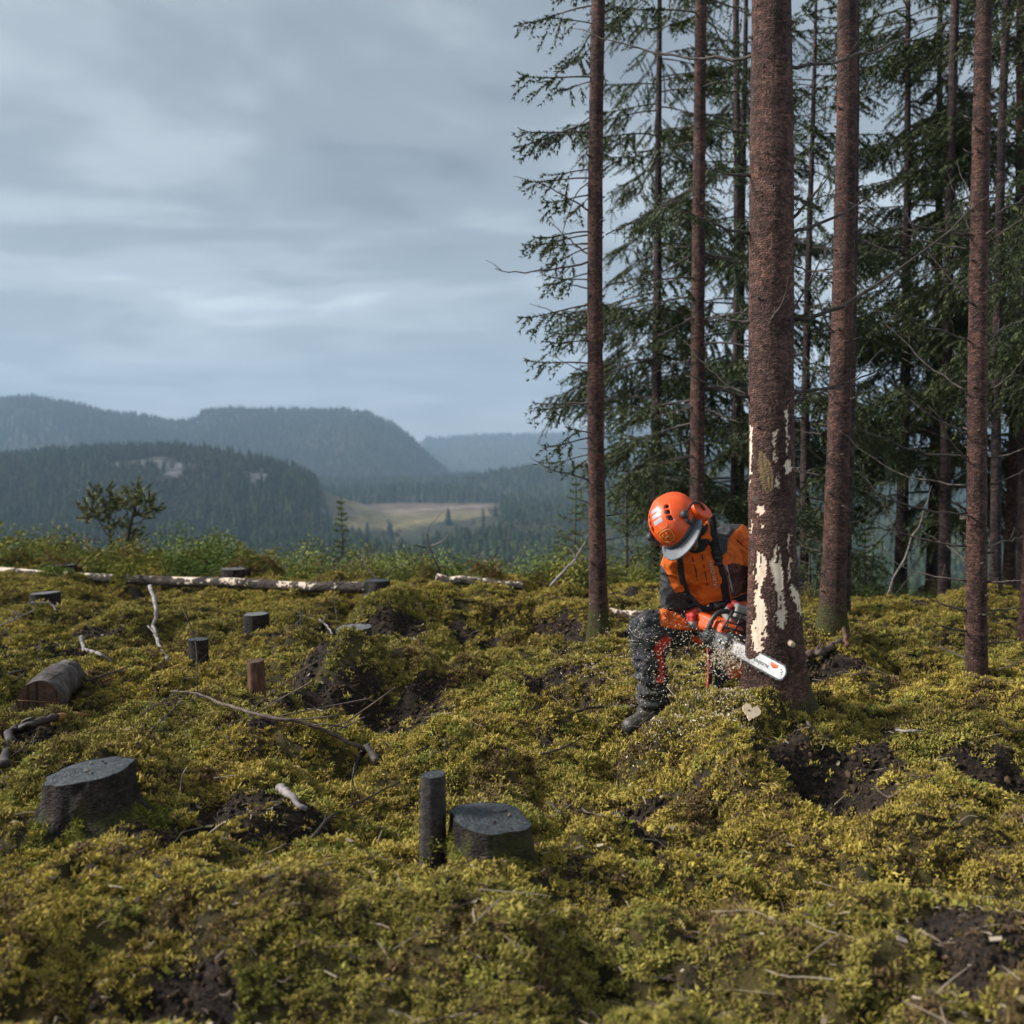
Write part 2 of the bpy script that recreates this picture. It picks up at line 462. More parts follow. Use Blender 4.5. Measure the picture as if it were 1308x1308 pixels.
def H_raw(x, y):
    x = np.asarray(x, float); y = np.asarray(y, float)
    wx = x + 0.10 * fbm(x * 1.7, y * 1.7, 0, 3, 2); wy = y + 0.10 * fbm(x * 1.7, y * 1.7, 5.5, 4, 2)
    z = 0.10 * sstep(4, 11, y) * sstep(0.5, -4.5, x) - 0.03
    near = 1 - sstep(25, 60, y)
    z = z + near * (0.05 * fbm(wx * 0.8, wy * 0.8, 0, 1, 3) + 0.25 * (np.abs(vn(wx * 1.25 + .3, wy * 1.45, 0, 14)) - .28) + 0.05 * fbm(wx * 2.0, wy * 2.0, 0, 2, 3))
    for px, Y, rx, rf, rb, h in BUMPS:
        dx = (wx - X_at(px, Y)) / rx; dy = (wy - Y); dy = np.where(dy < 0, dy / rf, dy / rb)
        z = z + 1.08 * h * np.exp(-(dx * dx + dy * dy) ** 1.35 * 0.9)
    for px, Y, rx, ry, h in PITS:
        dx = (wx - X_at(px, Y)) / rx; dy = (wy - Y) / ry
        z = z - h * np.exp(-(dx * dx + dy * dy) ** 1.5)
    z = z + near * (0.12 * (np.abs(vn(wx * 3.1, wy * 3.1, 0, 6)) - .3) + 0.065 * (np.abs(vn(wx * 8.5, wy * 8.5, 0, 7)) - .3) + 0.012 * fbm(x * 24, y * 24, 0, 9, 2))
    t = np.maximum(0, y - crest(x, y)); drop = 0.42 * t * t / (t + 5)
    zn = z - drop
    k = sstep(90, 200, y)
    return np.where(y < 90, zn, zn * (1 - k) * 0 + np.maximum(zn, H_far(x, y)))
# spots whose height the photograph fixes (photo px, py, depth, reach): the raw relief is pulled to them
FIX = [(985, 895, 4.98, .30), (915, 888, 4.97, .22), (870, 918, 4.95, .25), (826, 941, 5.3, .25), (950, 965, 4.45, .25), (1063, 815, 7.2, .35), (1247, 868, 6.6, .4), (465, 829, 6.45, .30), (540, 850, 6.3, .16), (400, 850, 6.5, .2), (465, 830, 6.20, .20), (465, 938, 5.68, .22), (352, 900, 6.3, .2), (605, 890, 6.6, .2), (585, 905, 5.85, .25), (452, 836, 7.1, .20), (428, 842, 6.75, .16), (475, 842, 6.78, .16), (487, 757, 8.4, .26), (487, 772, 8.12, .16), (487, 838, 7.72, .16), (556, 800, 8.2, .16), (425, 810, 8.3, .2), (560, 800, 8.5, .25),
       (690, 775, 9.0, .4), (765, 816, 8.3, .3), (58, 788, 9.3, .3), (58, 803, 8.7, .2), (482, 771, 9.6, .25), (301, 757, 10.6, .25), (482, 765, 10.5, .4), (301, 751, 11.2, .5), (78, 738, 12.0, .6), (327, 827, 7.9, .3), (253, 851, 7.1, .3), (328, 896, 6.0, .3), (50, 916, 5.75, .3), (113, 1052, 3.54, .35), (225, 1065, 3.6, .2),
       (1150, 776, 10.0, .8), (785, 862, 7.0, .3), (600, 1092, 3.3, .3), (700, 862, 6.7, .26), (700, 915, 5.9, .25), (90, 812, 8.2, .35), (90, 850, 7.3, .2), (230, 808, 8.5, .3), (560, 1000, 4.5, .4), (930, 800, 9.0, .5), (1000, 958, 4.35, .24), (1085, 1052, 3.9, .15), (1275, 1042, 4.2, .22), (1185, 938, 4.7, .25), (640, 918, 5.5, .24), (760, 905, 5.9, .2), (230, 935, 5.2, .3), (240, 990, 4.5, .22), (400, 985, 4.7, .25), (750, 1000, 4.6, .28), (820, 970, 4.7, .2), (1130, 880, 6.0, .3), (1190, 850, 6.9, .3), (860, 1020, 4.15, .15), (1180, 905, 5.7, .4), (600, 880, 6.3, .3), (570, 772, 9.6, .4), (200, 770, 10.4, .5)]
FP = np.array([at(a, b, c) for a, b, c, _ in FIX]); FR = np.array([d for *_, d in FIX])
def fix_k(x, y): return np.stack([np.exp(-((x - p[0]) ** 2 + (y - p[1]) ** 2) / (2 * r * r)) for p, r in zip(FP, FR)], -1)
FW = np.linalg.solve(fix_k(FP[:, 0], FP[:, 1]) + 1e-3 * np.eye(len(FIX)), FP[:, 2] - H_raw(FP[:, 0], FP[:, 1]))
def H(x, y):
    x = np.asarray(x, float); y = np.asarray(y, float); z = H_raw(x, y)
    for p, r, w in zip(FP, FR, FW): z = z + w * np.exp(-((x - p[0]) ** 2 + (y - p[1]) ** 2) / (2 * r * r))
    return z
def Hs(x, y): return float(H(np.array([x]), np.array([y]))[0])
def on_ground(px, py, y0=2.0, y1=16.0):
    """where the sight line through a photo pixel meets the near ground"""
    d = ray(px, py); ys = np.arange(y0, y1, 0.02); t = ys / d[1]
    xs = d[0] * t; zs = CAMZ + d[2] * t; hs = H(xs, ys)
    i = np.argmax(zs <= hs) if (zs <= hs).any() else len(ys) - 1
    return np.array([xs[i], ys[i], hs[i]])
def soil_mask(x, y):
    wx = x + 0.16 * fbm(x * 3, y * 3, 0, 71, 3); wy = y + 0.16 * fbm(x * 3, y * 3, 4.4, 72, 3)
    m = np.zeros_like(x)
    for px, Y, rx, ry in SOIL:
        dx = (wx - X_at(px, Y)) / rx; dy = (wy - Y) / ry
        m = np.maximum(m, 1 - sstep(0.65, 1.1, np.sqrt(dx * dx + dy * dy)))
    s = fbm(x * 2.4, y * 2.4, 0, 73, 4)
    return np.clip(np.maximum(m, sstep(0.34, 0.50, s)), 0, 1)

# near ground sheet
ys = [-6.0]
while ys[-1] < 19:
    y = ys[-1]; ys.append(y + (0.35 if y < 1.0 else 0.0062 * max(y, 2.0)))
ys = np.array(ys); ss = np.linspace(-1, 1, 421)
hw = np.maximum(0.62 * ys + 1.2, 3.5)
gx = ss[None, :] * hw[:, None]; gy = np.repeat(ys[:, None], len(ss), 1)
gz = H(gx, gy)
def grid_faces(nr, nc):
    i = np.arange(nr - 1)[:, None] * nc; j = np.arange(nc - 1)[None]
    return np.stack([i + j, i + j + 1, i + nc + j + 1, i + nc + j], -1).reshape(-1, 4)
GV = np.stack([gx, gy, gz], -1).reshape(-1, 3)
def ground_mat():
    m, t, b = new_mat('moss and peat ground')
    tcn = N(t, 'ShaderNodeTexCoord'); so_ = N(t, 'ShaderNodeAttribute'); so_.attribute_name = 'soil'
    v = tcn.outputs['Object']
    f1 = noise(t, v, 5, 6, 0.65, 0.5); f2 = noise(t, v, 45, 4, 0.7); f3 = noise(t, v, 160, 3, 0.7)
    moss = ramp(t, f1, [(0.32, (0.018, 0.014, 0.009)), (0.48, (0.048, 0.038, 0.014)), (0.62, (0.085, 0.066, 0.022))])
    soil = ramp(t, f2, [(0.35, (0.013, 0.010, 0.009)), (0.55, (0.034, 0.024, 0.018)), (0.72, (0.075, 0.052, 0.034))])
    k = math_node(t, 'ADD', so_.outputs['Fac'], math_node(t, 'MULTIPLY', math_node(t, 'SUBTRACT', f2, 0.5), 0.9))
    kk = ramp(t, k, [(0.42, 0.0), (0.58, 1.0)])
    c = mix(t, kk, moss, soil)
    L(t, c, b.inputs['Base Color']); b.inputs['Roughness'].default_value = 0.92; b.inputs['Specular IOR Level'].default_value = 0.2
    set_bump(t, b, math_node(t, 'ADD', f2, math_node(t, 'MULTIPLY', f3, 0.6)), 0.9, 0.02)
    return m
g = obj('ground', (GV, grid_faces(len(ys), len(ss))), ground_mat())
fattr(g.data, 'soil', soil_mask(GV[:, 0], GV[:, 1]))
tag(g, 'mossy forest floor with peaty hollows and hummocks', 'ground', kind='structure')

# valley, clearing and the mountains beyond
yf = np.exp(np.linspace(math.log(18.2), math.log(7000), 300)); uf = np.linspace(-0.85, 0.85, 520)
fx = uf[None] * yf[:, None]; fy = np.repeat(yf[:, None], len(uf), 1)
fz = H(fx, fy) - 0.02
FV = np.stack([fx, fy, fz], -1).reshape(-1, 3)
fm = field_mask(FV[:, 0], FV[:, 1])
pxs = 654 + FPX * FV[:, 0] / FV[:, 1]
nz = fbm(FV[:, 0] / 25, FV[:, 1] / 25, 0, 81, 4); nb = fbm(FV[:, 0] / 8, FV[:, 1] / 8, 0, 82, 3)
def lerp(a, b, t): return np.asarray(a)[None] * (1 - t[:, None]) + np.asarray(b)[None] * t[:, None]
colr = lerp((0.026, 0.036, 0.020), (0.060, 0.056, 0.034), sstep(-0.4, 0.5, nz))
rock = sstep(0.18, 0.42, fbm(FV[:, 0] / 40, FV[:, 1] / 40, FV[:, 2] / 25, 83, 4)) * (FV[:, 1] > 520) * (FV[:, 1] < 1000) * (pxs < 420)
colr = colr * (1 - rock[:, None]) + np.array([0.13, 0.13, 0.135]) * rock[:, None]
upper = sstep(900, 985, FV[:, 1] + 40 * nz)
fcol = lerp((0.175, 0.145, 0.072), (0.125, 0.088, 0.066), upper)
fcol = fcol * (1 + 0.55 * nb[:, None] + .4 * nz[:, None])
track = np.exp(-((FV[:, 1] - (905 + (pxs - 430) * 0.62)) / 9) ** 2) * sstep(440, 470, pxs)
fcol = fcol * (1 - track[:, None]) + np.array([0.30, 0.24, 0.20]) * track[:, None]
colr = colr * (1 - fm[:, None]) + fcol * fm[:, None]
nearg = 1 - sstep(30, 120, FV[:, 1])
colr = colr * (1 - nearg[:, None]) + np.array([0.075, 0.11, 0.03]) * nearg[:, None]
def hill_mat():
    m, t, b = new_mat('hillside')
    a = N(t, 'ShaderNodeAttribute'); a.attribute_name = 'tint'
    tcn = N(t, 'ShaderNodeTexCoord')
    f = noise(t, tcn.outputs['Object'], 0.16, 5, 0.7)
    c = mix(t, 1.0, a.outputs['Color'], ramp(t, f, [(0.3, 0.55), (0.7, 1.4)]), 'MULTIPLY')
    L(t, c, b.inputs['Base Color']); b.inputs['Roughness'].default_value = 0.95; b.inputs['Specular IOR Level'].default_value = 0.1
    set_bump(t, b, f, 0.8, 3.0)
    return m
hl = obj('hills', (FV, grid_faces(len(yf), len(uf))), hill_mat())
cattr(hl.data, 'tint', colr)
tag(hl, 'forested valley with a cleared field and hazy mountains behind', 'hills', kind='structure')

# far woods: a mass of small conifers and bare broadleaf trees
fol_far = tint_mat('far foliage', 0.95, 0.05)
def far_conifer(seed, n_l=6, seg=7):
    r = np.random.default_rng(seed); mb = MB()
    for i in range(n_l):
        z0 = 0.06 + 0.80 * i / n_l; z1 = z0 + 0.34 * (1 - 0.45 * i / n_l)
        rad = 0.20 * (1 - 0.80 * i / n_l)
        th = np.arange(seg) / seg * 2 * math.pi + r.random() * 6
        rr = rad * (0.65 + 0.6 * r.random(seg))
        V = np.concatenate([np.stack([rr * np.cos(th), rr * np.sin(th), z0 - 0.06 * r.random(seg)], 1), [[0.01 * r.normal(), 0.01 * r.normal(), min(1.0, z1)]]])
        mb.add(V, T=[[q, (q + 1) % seg, seg] for q in range(seg)])
    return mb
def far_broadleaf(seed):
    r = np.random.default_rng(seed); mb = MB()
    mb.tube([[0, 0, 0], [0.01, 0, 0.4], [0, 0.02, 0.75]], [0.02, 0.014, 0.005], 4, False)
    for i in range(46):
        d = unit(r.normal(size=3)); p = np.array([0, 0, 0.58]) + d * np.array([.27, .27, .36]) * r.random() ** 0.4
        a = unit(r.normal(size=3)); bb = unit(np.cross(a, r.normal(size=3))); s = 0.06 + 0.05 * r.random()
        mb.add([p - a * s, p + bb * s * .7, p + a * s, p - bb * s * .7], [[0, 1, 2, 3]])
    return mb
fsrc = []
for i in range(4):
    V, F = far_conifer(100 + i).arrays(); s = source('conifer_%d' % i, V, F, fol_far, False)
    fattr(s.data, 'vary', np.random.default_rng(i).random(len(V)) * 0.6); fsrc.append(s)
for i in range(3):
    V, F = far_broadleaf(200 + i).arrays(); s = source('dbroadleaf_%d' % i, V, F, fol_far, False)
    fattr(s.data, 'vary', np.random.default_rng(9 + i).random(len(V)) * 0.6); fsrc.append(s)
def woods():
    r = np.random.default_rng(5)
    X = []; Yv = []
    for n, a, b in ((9500, 330, 620), (24000, 560, 1000), (13000, 1000, 1700), (26000, 1500, 2700), (9000, 3000, 4500)):
        y = np.sqrt(a * a + (b * b - a * a) * r.random(n)); u = r.uniform(-0.62, 0.62, n)
        X.append(u * y); Yv.append(y)
    x = np.concatenate(X); y = np.concatenate(Yv); px = 654 + FPX * x / y
    keep = (field_mask(x, y) < 0.25) | (r.random(len(x)) < .02)
    n1 = fbm(x / 60, y / 60, 0, 91, 3)
    keep &= ~((y < 420) & (px < 400) & (n1 < 0.0))
    keep &= ~((y > 560) & (y < 1000) & (px < 420) & (fbm(x / 40, y / 40, 0, 83, 3) > 0.33))
    keep &= px < 1330
    keep &= ~((px > 405) & (px < 640) & (y > np.interp(px, [405, 440, 480, 540, 640], [715, 650, 565, 545, 690])) & (y < 1085) & (r.random(len(px)) > .012))
    x, y, px, n1 = x[keep], y[keep], px[keep], n1[keep]
    z = H(x, y) - 0.4
    n = len(x)
    broad = (fbm(x / 130, y / 130, 0, 92, 3) + 0.35 * r.normal(size=n)) > (0.20 - 0.25 * ((px > 590) & (y < 1000)))
    pick = np.where(broad, 4 + r.integers(0, 3, n), r.integers(0, 4, n))
    h = np.where(broad, r.uniform(7, 11, n), r.uniform(9, 17, n)) * np.where(y > 1400, 1.25, 1.0)
    wd = h * np.where(broad, 1.0, r.uniform(.8, 1.2, n))
    t = r.random(n)
    cc = lerp((0.016, 0.030, 0.018), (0.045, 0.062, 0.028), t ** 1.5)
    cb = lerp((0.075, 0.072, 0.040), (0.075, 0.105, 0.034), (n1 > 0.0) * t)
    cb = np.where((px[:, None] < 430), lerp((0.060, 0.055, 0.042), (0.055, 0.062, 0.032), t), cb)
    c = np.where(broad[:, None], cb, cc)
    rot = np.zeros((n, 3)); rot[:, 2] = r.random(n) * 6.28
    scatter('far_forest', np.stack([x, y, z], 1), pick, rot, np.stack([wd, wd, h], 1), c, fsrc, 'dense far-off forest covering the valley sides and mountains', 'forest')
woods()

# ------------------------------------------------------------------ moss carpet
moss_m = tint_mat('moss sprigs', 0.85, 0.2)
def moss_tuft(seed, n=22, h=0.022, spread=0.026):
    r = np.random.default_rng(seed); V = []; T = []; W = []
    for i in range(n):
        a = r.random() * 6.28; q = spread * math.sqrt(r.random()); b = np.array([q * math.cos(a), q * math.sin(a), -0.006])
        lean = np.array([math.cos(a), math.sin(a), 0]) * r.uniform(0.1, 0.9) + r.normal(size=3) * 0.25
        l = h * r.uniform(0.55, 1.15); d1 = unit(np.array([0, 0, 1.0]) + 0.7 * lean); d2 = unit(np.array([0, 0, 0.15]) + 1.3 * lean)
        p1 = b + d1 * l * 0.6; p2 = p1 + d2 * l * 0.55
        w = h * r.uniform(0.11, 0.19); s1 = unit(np.cross(d1, r.normal(size=3))); s2 = np.cross(d1, s1)
        k = len(V)
        ring = [s1, -0.5 * s1 + 0.87 * s2, -0.5 * s1 - 0.87 * s2]
        V += [b + v * w * 0.5 for v in ring] + [p1 + v * w for v in ring] + [p2]
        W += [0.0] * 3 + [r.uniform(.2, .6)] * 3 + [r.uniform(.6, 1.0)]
        for j in range(3):
            m = (j + 1) % 3
            T += [[k + j, k + m, k + 3 + m], [k + j, k + 3 + m, k + 3 + j], [k + 3 + j, k + 3 + m, k + 6]]
    return np.array(V), np.array(T), W
msrc = []
for i in range(6):
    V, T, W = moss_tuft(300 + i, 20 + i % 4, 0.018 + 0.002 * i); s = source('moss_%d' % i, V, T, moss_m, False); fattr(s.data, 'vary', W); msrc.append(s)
def normals(x, y, e=0.02):
    dx = (H(x + e, y) - H(x - e, y)) / (2 * e); dy = (H(x, y + e) - H(x, y - e)) / (2 * e)
    n = np.stack([-dx, -dy, np.ones_like(dx)], 1); return n / np.linalg.norm(n, axis=1)[:, None]
EXTRA = []          # moss cushions clinging to stumps and tree feet: (point, normal, size, colour)
def moss():
    r = np.random.default_rng(8)
    ysamp = np.linspace(1.7, 13.5, 600)
    dens = 3500 * np.minimum(1, (3.8 / ysamp) ** 1.15) * (2 * (0.57 * ysamp + 0.80))
    cdf = np.cumsum(dens); n = int(cdf[-1] * (ysamp[1] - ysamp[0])); cdf = cdf / cdf[-1]
    y = np.interp(r.random(n), cdf, ysamp); x = r.uniform(-1, 1, n) * (0.57 * y + 0.80)
    s = soil_mask(x, y)
    keep = r.random(n) > np.clip(s * 1.05, 0, 0.93)
    keep &= r.random(n) > 0.62 * sstep(0.0, 0.45, fbm(x * 7, y * 7, 0, 75, 3))
    x, y = x[keep], y[keep]; n = len(x)
    nrm = normals(x, y)
    z = H(x, y) + 0.004
    big = sstep(-0.2, 0.45, fbm(x * 4.5, y * 4.5, 0, 76, 3))
    sc = np.clip(np.exp(.25 * r.normal(size=n)) * (0.68 + 0.3 * r.random(n)) * (0.85 + 0.3 * big), .4, 1.15) * np.clip((y / 4.0) ** 0.38, 0.85, 1.5)
    # tilt towards the slope normal
    rx = -np.arctan2(nrm[:, 1], nrm[:, 2]) * 0.8 + 0.2 * r.normal(size=n); ry = np.arctan2(nrm[:, 0], nrm[:, 2]) * 0.8 + 0.2 * r.normal(size=n)
    rot = np.stack([rx, ry, r.random(n) * 6.28], 1)
    a = fbm(x * 0.9, y * 0.9, 0, 77, 3); b = 0.55 * fbm(x * 3.3, y * 3.3, 0, 78, 3) + 0.5 * fbm(x * 11, y * 11, 0, 79, 2); t = r.random(n)
    gold = np.array([0.290, 0.226, 0.052]); green = np.array([0.205, 0.200, 0.048]); brown = np.array([0.130, 0.088, 0.040]); olive = np.array([0.225, 0.192, 0.050])
    k = sstep(-0.35, 0.35, a)[:, None]
    c = gold * (1 - k) + olive * k
    c = np.where((b + 0.5 * t > 0.58)[:, None], green, c)
    c = np.where(((b - 0.6 * t) < -0.60)[:, None], brown, c)
    c = c * (0.60 + 0.75 * r.random(n) ** 1.3)[:, None]
    far = sstep(7, 11, y)[:, None] * 0.35
    c = c * (1 - far) + gold * far
    P = np.stack([x, y, z], 1)
    if EXTRA:
        ep = np.concatenate([e[0] for e in EXTRA]); en = np.concatenate([e[1] for e in EXTRA]); es = np.concatenate([e[2] for e in EXTRA]); ec = np.concatenate([e[3] for e in EXTRA]); m = len(ep)
        er = np.stack([np.arctan2(-en[:, 1], en[:, 2]) + .2 * r.normal(size=m), np.arctan2(en[:, 0], np.hypot(en[:, 1], en[:, 2])) + .2 * r.normal(size=m), 0 * es], 1)
        P = np.concatenate([P, ep]); rot = np.concatenate([rot, er]); sc = np.concatenate([sc, es]); c = np.concatenate([c, ec]); n += m
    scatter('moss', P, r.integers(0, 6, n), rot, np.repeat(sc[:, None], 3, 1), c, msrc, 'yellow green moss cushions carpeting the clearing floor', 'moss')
    print('moss', n)

# ------------------------------------------------------------------ litter: needles, bark crumbs and tiny twigs on the moss
lit_m = tint_mat('forest litter', 0.8, 0.25)
def litter():
    r = np.random.default_rng(12); src = []
    for i in range(3):
        p = smooth_path([[0, 0, 0], [0.35, r.normal() * .1, .06], [0.7, r.normal() * .12, .03], [1, r.normal() * .15, 0]], 6) - [0.5, 0, 0]
        mb = MB().tube(p, [0.05, .05, .045, .04, .035, .02], 5)
        V, F = mb.arrays(); s = source('atwig_%d' % i, V, F, lit_m, False); fattr(s.data, 'vary', np.zeros(len(V))); src.append(s)
    for i in range(2):
        V = np.array([[-.5, -.2, 0], [.4, -.25, .03], [.5, .2, 0], [-.35, .28, .02]]); V = np.concatenate([V, V + [0, 0, .08]])
        s = source('bflake_%d' % i, V, [np.array([[0, 3, 2, 1], [4, 5, 6, 7], [0, 1, 5, 4], [1, 2, 6, 5], [2, 3, 7, 6], [3, 0, 4, 7]])], lit_m, False); fattr(s.data, 'vary', np.zeros(8)); src.append(s)
    n = 15000
    y = 2.2 + 9 * r.random(n) ** 1.3; x = r.uniform(-1, 1, n) * (0.56 * y + 0.3)
    s = soil_mask(x, y); keep = r.random(n) < 0.40 + 0.5 * s; x, y, s = x[keep], y[keep], s[keep]; n = len(x)
    z = H(x, y) + 0.012 + 0.012 * r.random(n) * (1 - s)
    pick = np.where(r.random(n) < 0.72, r.integers(0, 3, n), r.integers(3, 5, n))
    l = np.where(pick < 3, r.uniform(0.02, 0.07, n) + 0.14 * (r.random(n) < 0.14), r.uniform(0.012, 0.035, n))
    thick = np.where(pick < 3, r.uniform(0.02, 0.05, n), l)
    rot = np.stack([r.normal(size=n) * 0.35, r.normal(size=n) * 0.3, r.random(n) * 6.28], 1)
    t = r.random(n)
    c = np.where((t < 0.66)[:, None], lerp((0.03, 0.022, 0.018), (0.09, 0.06, 0.045), r.random(n)), lerp((0.20, 0.15, 0.10), (0.42, 0.35, 0.26), r.random(n)))
    scatter('litter', np.stack([x, y, z], 1), pick, rot, np.stack([l, thick, thick], 1), c, src, 'small twigs and bark crumbs strewn over the moss', 'litter')
litter()
# ================================================================== spruce trees
def bark_mat(name, lo, mid, hi, moss=0.0, moss_top=0.5, attr=False, sc=1.0):
    m, t, b = new_mat(name)
    tcn = N(t, 'ShaderNodeTexCoord'); v = tcn.outputs['Object']
    mpn = N(t, 'ShaderNodeMapping'); L(t, v, mpn.inputs[0]); mpn.inputs['Scale'].default_value = (1, 1, 1.9)
    f1 = noise(t, mpn.outputs[0], 48 * sc, 6, 0.78, 0.9); f2 = noise(t, v, 7.0, 5, 0.7, 0.5)
    vo = N(t, 'ShaderNodeTexVoronoi'); vo.feature = 'F1'; vo.inputs['Scale'].default_value = 75 * sc; L(t, mpn.outputs[0], vo.inputs['Vector'])
    c = ramp(t, f1, [(0.33, lo), (0.5, mid), (0.66, hi)])
    c = mix(t, 1.0, c, ramp(t, f2, [(0.3, (0.38, 0.38, 0.42)), (0.5, (0.95, 0.92, 0.92)), (0.7, (1.45, 1.36, 1.28))]), 'MULTIPLY')
    mp3 = N(t, 'ShaderNodeMapping'); L(t, v, mp3.inputs[0]); mp3.inputs['Scale'].default_value = (3.0, 3.0, 1.0)
    band = noise(t, mp3.outputs[0], 2.2, 4, .65, .4); c = mix(t, 1.0, c, ramp(t, band, [(0.32, (0.50, 0.50, 0.55)), (0.5, (1.0, 1.0, 1.0)), (0.68, (1.35, 1.25, 1.12))]), 'MULTIPLY')
    vc = N(t, 'ShaderNodeTexVoronoi'); vc.feature = 'F1'; vc.inputs['Scale'].default_value = 30 * sc; L(t, mpn.outputs[0], vc.inputs['Vector'])
    sp = N(t, 'ShaderNodeSeparateColor'); L(t, vc.outputs['Color'], sp.inputs[0])
    c = mix(t, 1.0, c, ramp(t, sp.outputs[0], [(0.0, 0.55), (0.5, 1.0), (1.0, 1.5)]), 'MULTIPLY')
    lich = noise(t, v, 11, 5, .7, .6); c = mix(t, ramp(t, lich, [(0.62, 0.0), (0.75, 0.5)]), c, (0.20, 0.185, 0.155))
    spk = noise(t, v, 130 * sc, 2, 0.5); c = mix(t, ramp(t, spk, [(0.70, 0.0), (0.76, 0.55)]), c, (0.34, 0.31, 0.29))
    if moss:
        se = N(t, 'ShaderNodeSeparateXYZ'); L(t, v, se.inputs[0])
        hgt = math_node(t, 'DIVIDE', math_node(t, 'SUBTRACT', moss_top, se.outputs[2]), moss_top)
        f3 = noise(t, v, 9, 5, 0.7, 0.4)
        k = math_node(t, 'ADD', math_node(t, 'MULTIPLY', hgt, moss), math_node(t, 'MULTIPLY', math_node(t, 'SUBTRACT', f3, 0.5), 1.6))
        ms = ramp(t, f1, [(0.35, (0.030, 0.032, 0.010)), (0.6, (0.085, 0.085, 0.02)), (0.75, (0.15, 0.14, 0.035))])
        c = mix(t, ramp(t, k, [(0.42, 0.0), (0.68, 0.92)]), c, ms)
    if attr:
        w = N(t, 'ShaderNodeAttribute'); w.attribute_name = 'wood'; od = N(t, 'ShaderNodeAttribute'); od.attribute_name = 'old'; rd = N(t, 'ShaderNodeAttribute'); rd.attribute_name = 'edge'
        ms2 = N(t, 'ShaderNodeAttribute'); ms2.attribute_name = 'mossy'
        mp2 = N(t, 'ShaderNodeMapping'); L(t, v, mp2.inputs[0]); mp2.inputs['Scale'].default_value = (1, 1, 0.12)
        fg = noise(t, mp2.outputs[0], 90, 4, 0.6, 0.2); fs = noise(t, v, 14, 4, 0.6, 0.5)
        wc = ramp(t, fg, [(0.3, (0.56, 0.43, 0.31)), (0.55, (0.70, 0.57, 0.44)), (0.75, (0.76, 0.65, 0.53))])
        wc = mix(t, ramp(t, fs, [(0.60, 0.0), (0.72, 0.45)]), wc, (0.40, 0.26, 0.14))
        oc = ramp(t, fg, [(0.3, (0.05, 0.042, 0.035)), (0.5, (0.17, 0.115, 0.06)), (0.7, (0.27, 0.18, 0.08))])
        mc = ramp(t, f1, [(0.35, (0.028, 0.030, 0.010)), (0.6, (0.080, 0.080, 0.02)), (0.75, (0.14, 0.13, 0.035))])
        fm_ = noise(t, v, 22, 5, 0.7, 0.3)
        k = math_node(t, 'ADD', ms2.outputs['Fac'], math_node(t, 'MULTIPLY', math_node(t, 'SUBTRACT', fm_, 0.5), 1.5))
        c = mix(t, ramp(t, k, [(0.45, 0.0), (0.65, 0.9)]), c, mc)
        c = mix(t, rd.outputs['Fac'], c, (0.085, 0.032, 0.022))
        c = mix(t, od.outputs['Fac'], c, oc)
        c = mix(t, w.outputs['Fac'], c, wc)
    L(t, c, b.inputs['Base Color']); b.inputs['Roughness'].default_value = 0.78; b.inputs['Specular IOR Level'].default_value = 0.25
    h = math_node(t, 'ADD', f1, math_node(t, 'MULTIPLY', vo.outputs['Distance'], 0.8))
    if attr:
        inv = math_node(t, 'SUBTRACT', 1.0, math_node(t, 'MULTIPLY', w.outputs['Fac'], 0.93)); h = math_node(t, 'MULTIPLY', h, inv)
    set_bump(t, b, h, 1.0, 0.014 / sc)
    return m
BARK = bark_mat('spruce bark', (0.020, 0.012, 0.011), (0.082, 0.043, 0.034), (0.175, 0.100, 0.076))
BARK_MOSSY = bark_mat('spruce bark with mossy foot', (0.020, 0.012, 0.011), (0.082, 0.043, 0.034), (0.175, 0.100, 0.076), 0.95, 0.55)
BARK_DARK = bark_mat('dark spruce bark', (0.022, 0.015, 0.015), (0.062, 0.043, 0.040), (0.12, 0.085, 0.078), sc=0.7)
BARK_MAIN = bark_mat('felled spruce bark', (0.020, 0.011, 0.011), (0.092, 0.049, 0.040), (0.215, 0.128, 0.100), attr=True, sc=1.15)
TWIG = gmat('dead twig', [(0.030, 0.024, 0.022), (0.075, 0.060, 0.052), (0.13, 0.11, 0.095)], 30, 0.85, 0.25, 0.6, 0.004)
def needle_mat(name, a, bcol, cc):
    m, t, b = new_mat(name)
    at_ = N(t, 'ShaderNodeAttribute'); at_.attribute_name = 'vary'
    L(t, ramp(t, at_.outputs['Fac'], [(0.0, a), (0.55, bcol), (1.0, cc)]), b.inputs['Base Color'])
    b.inputs['Roughness'].default_value = 0.65; b.inputs['Specular IOR Level'].default_value = 0.3
    b.inputs['Subsurface Weight'].default_value = 0.0
    return m
NEEDLE = needle_mat('spruce needles', (0.028, 0.042, 0.020), (0.066, 0.088, 0.034), (0.14, 0.15, 0.052))
NEEDLE_FRESH = needle_mat('young spruce needles', (0.050, 0.090, 0.028), (0.105, 0.158, 0.046), (0.20, 0.24, 0.065))

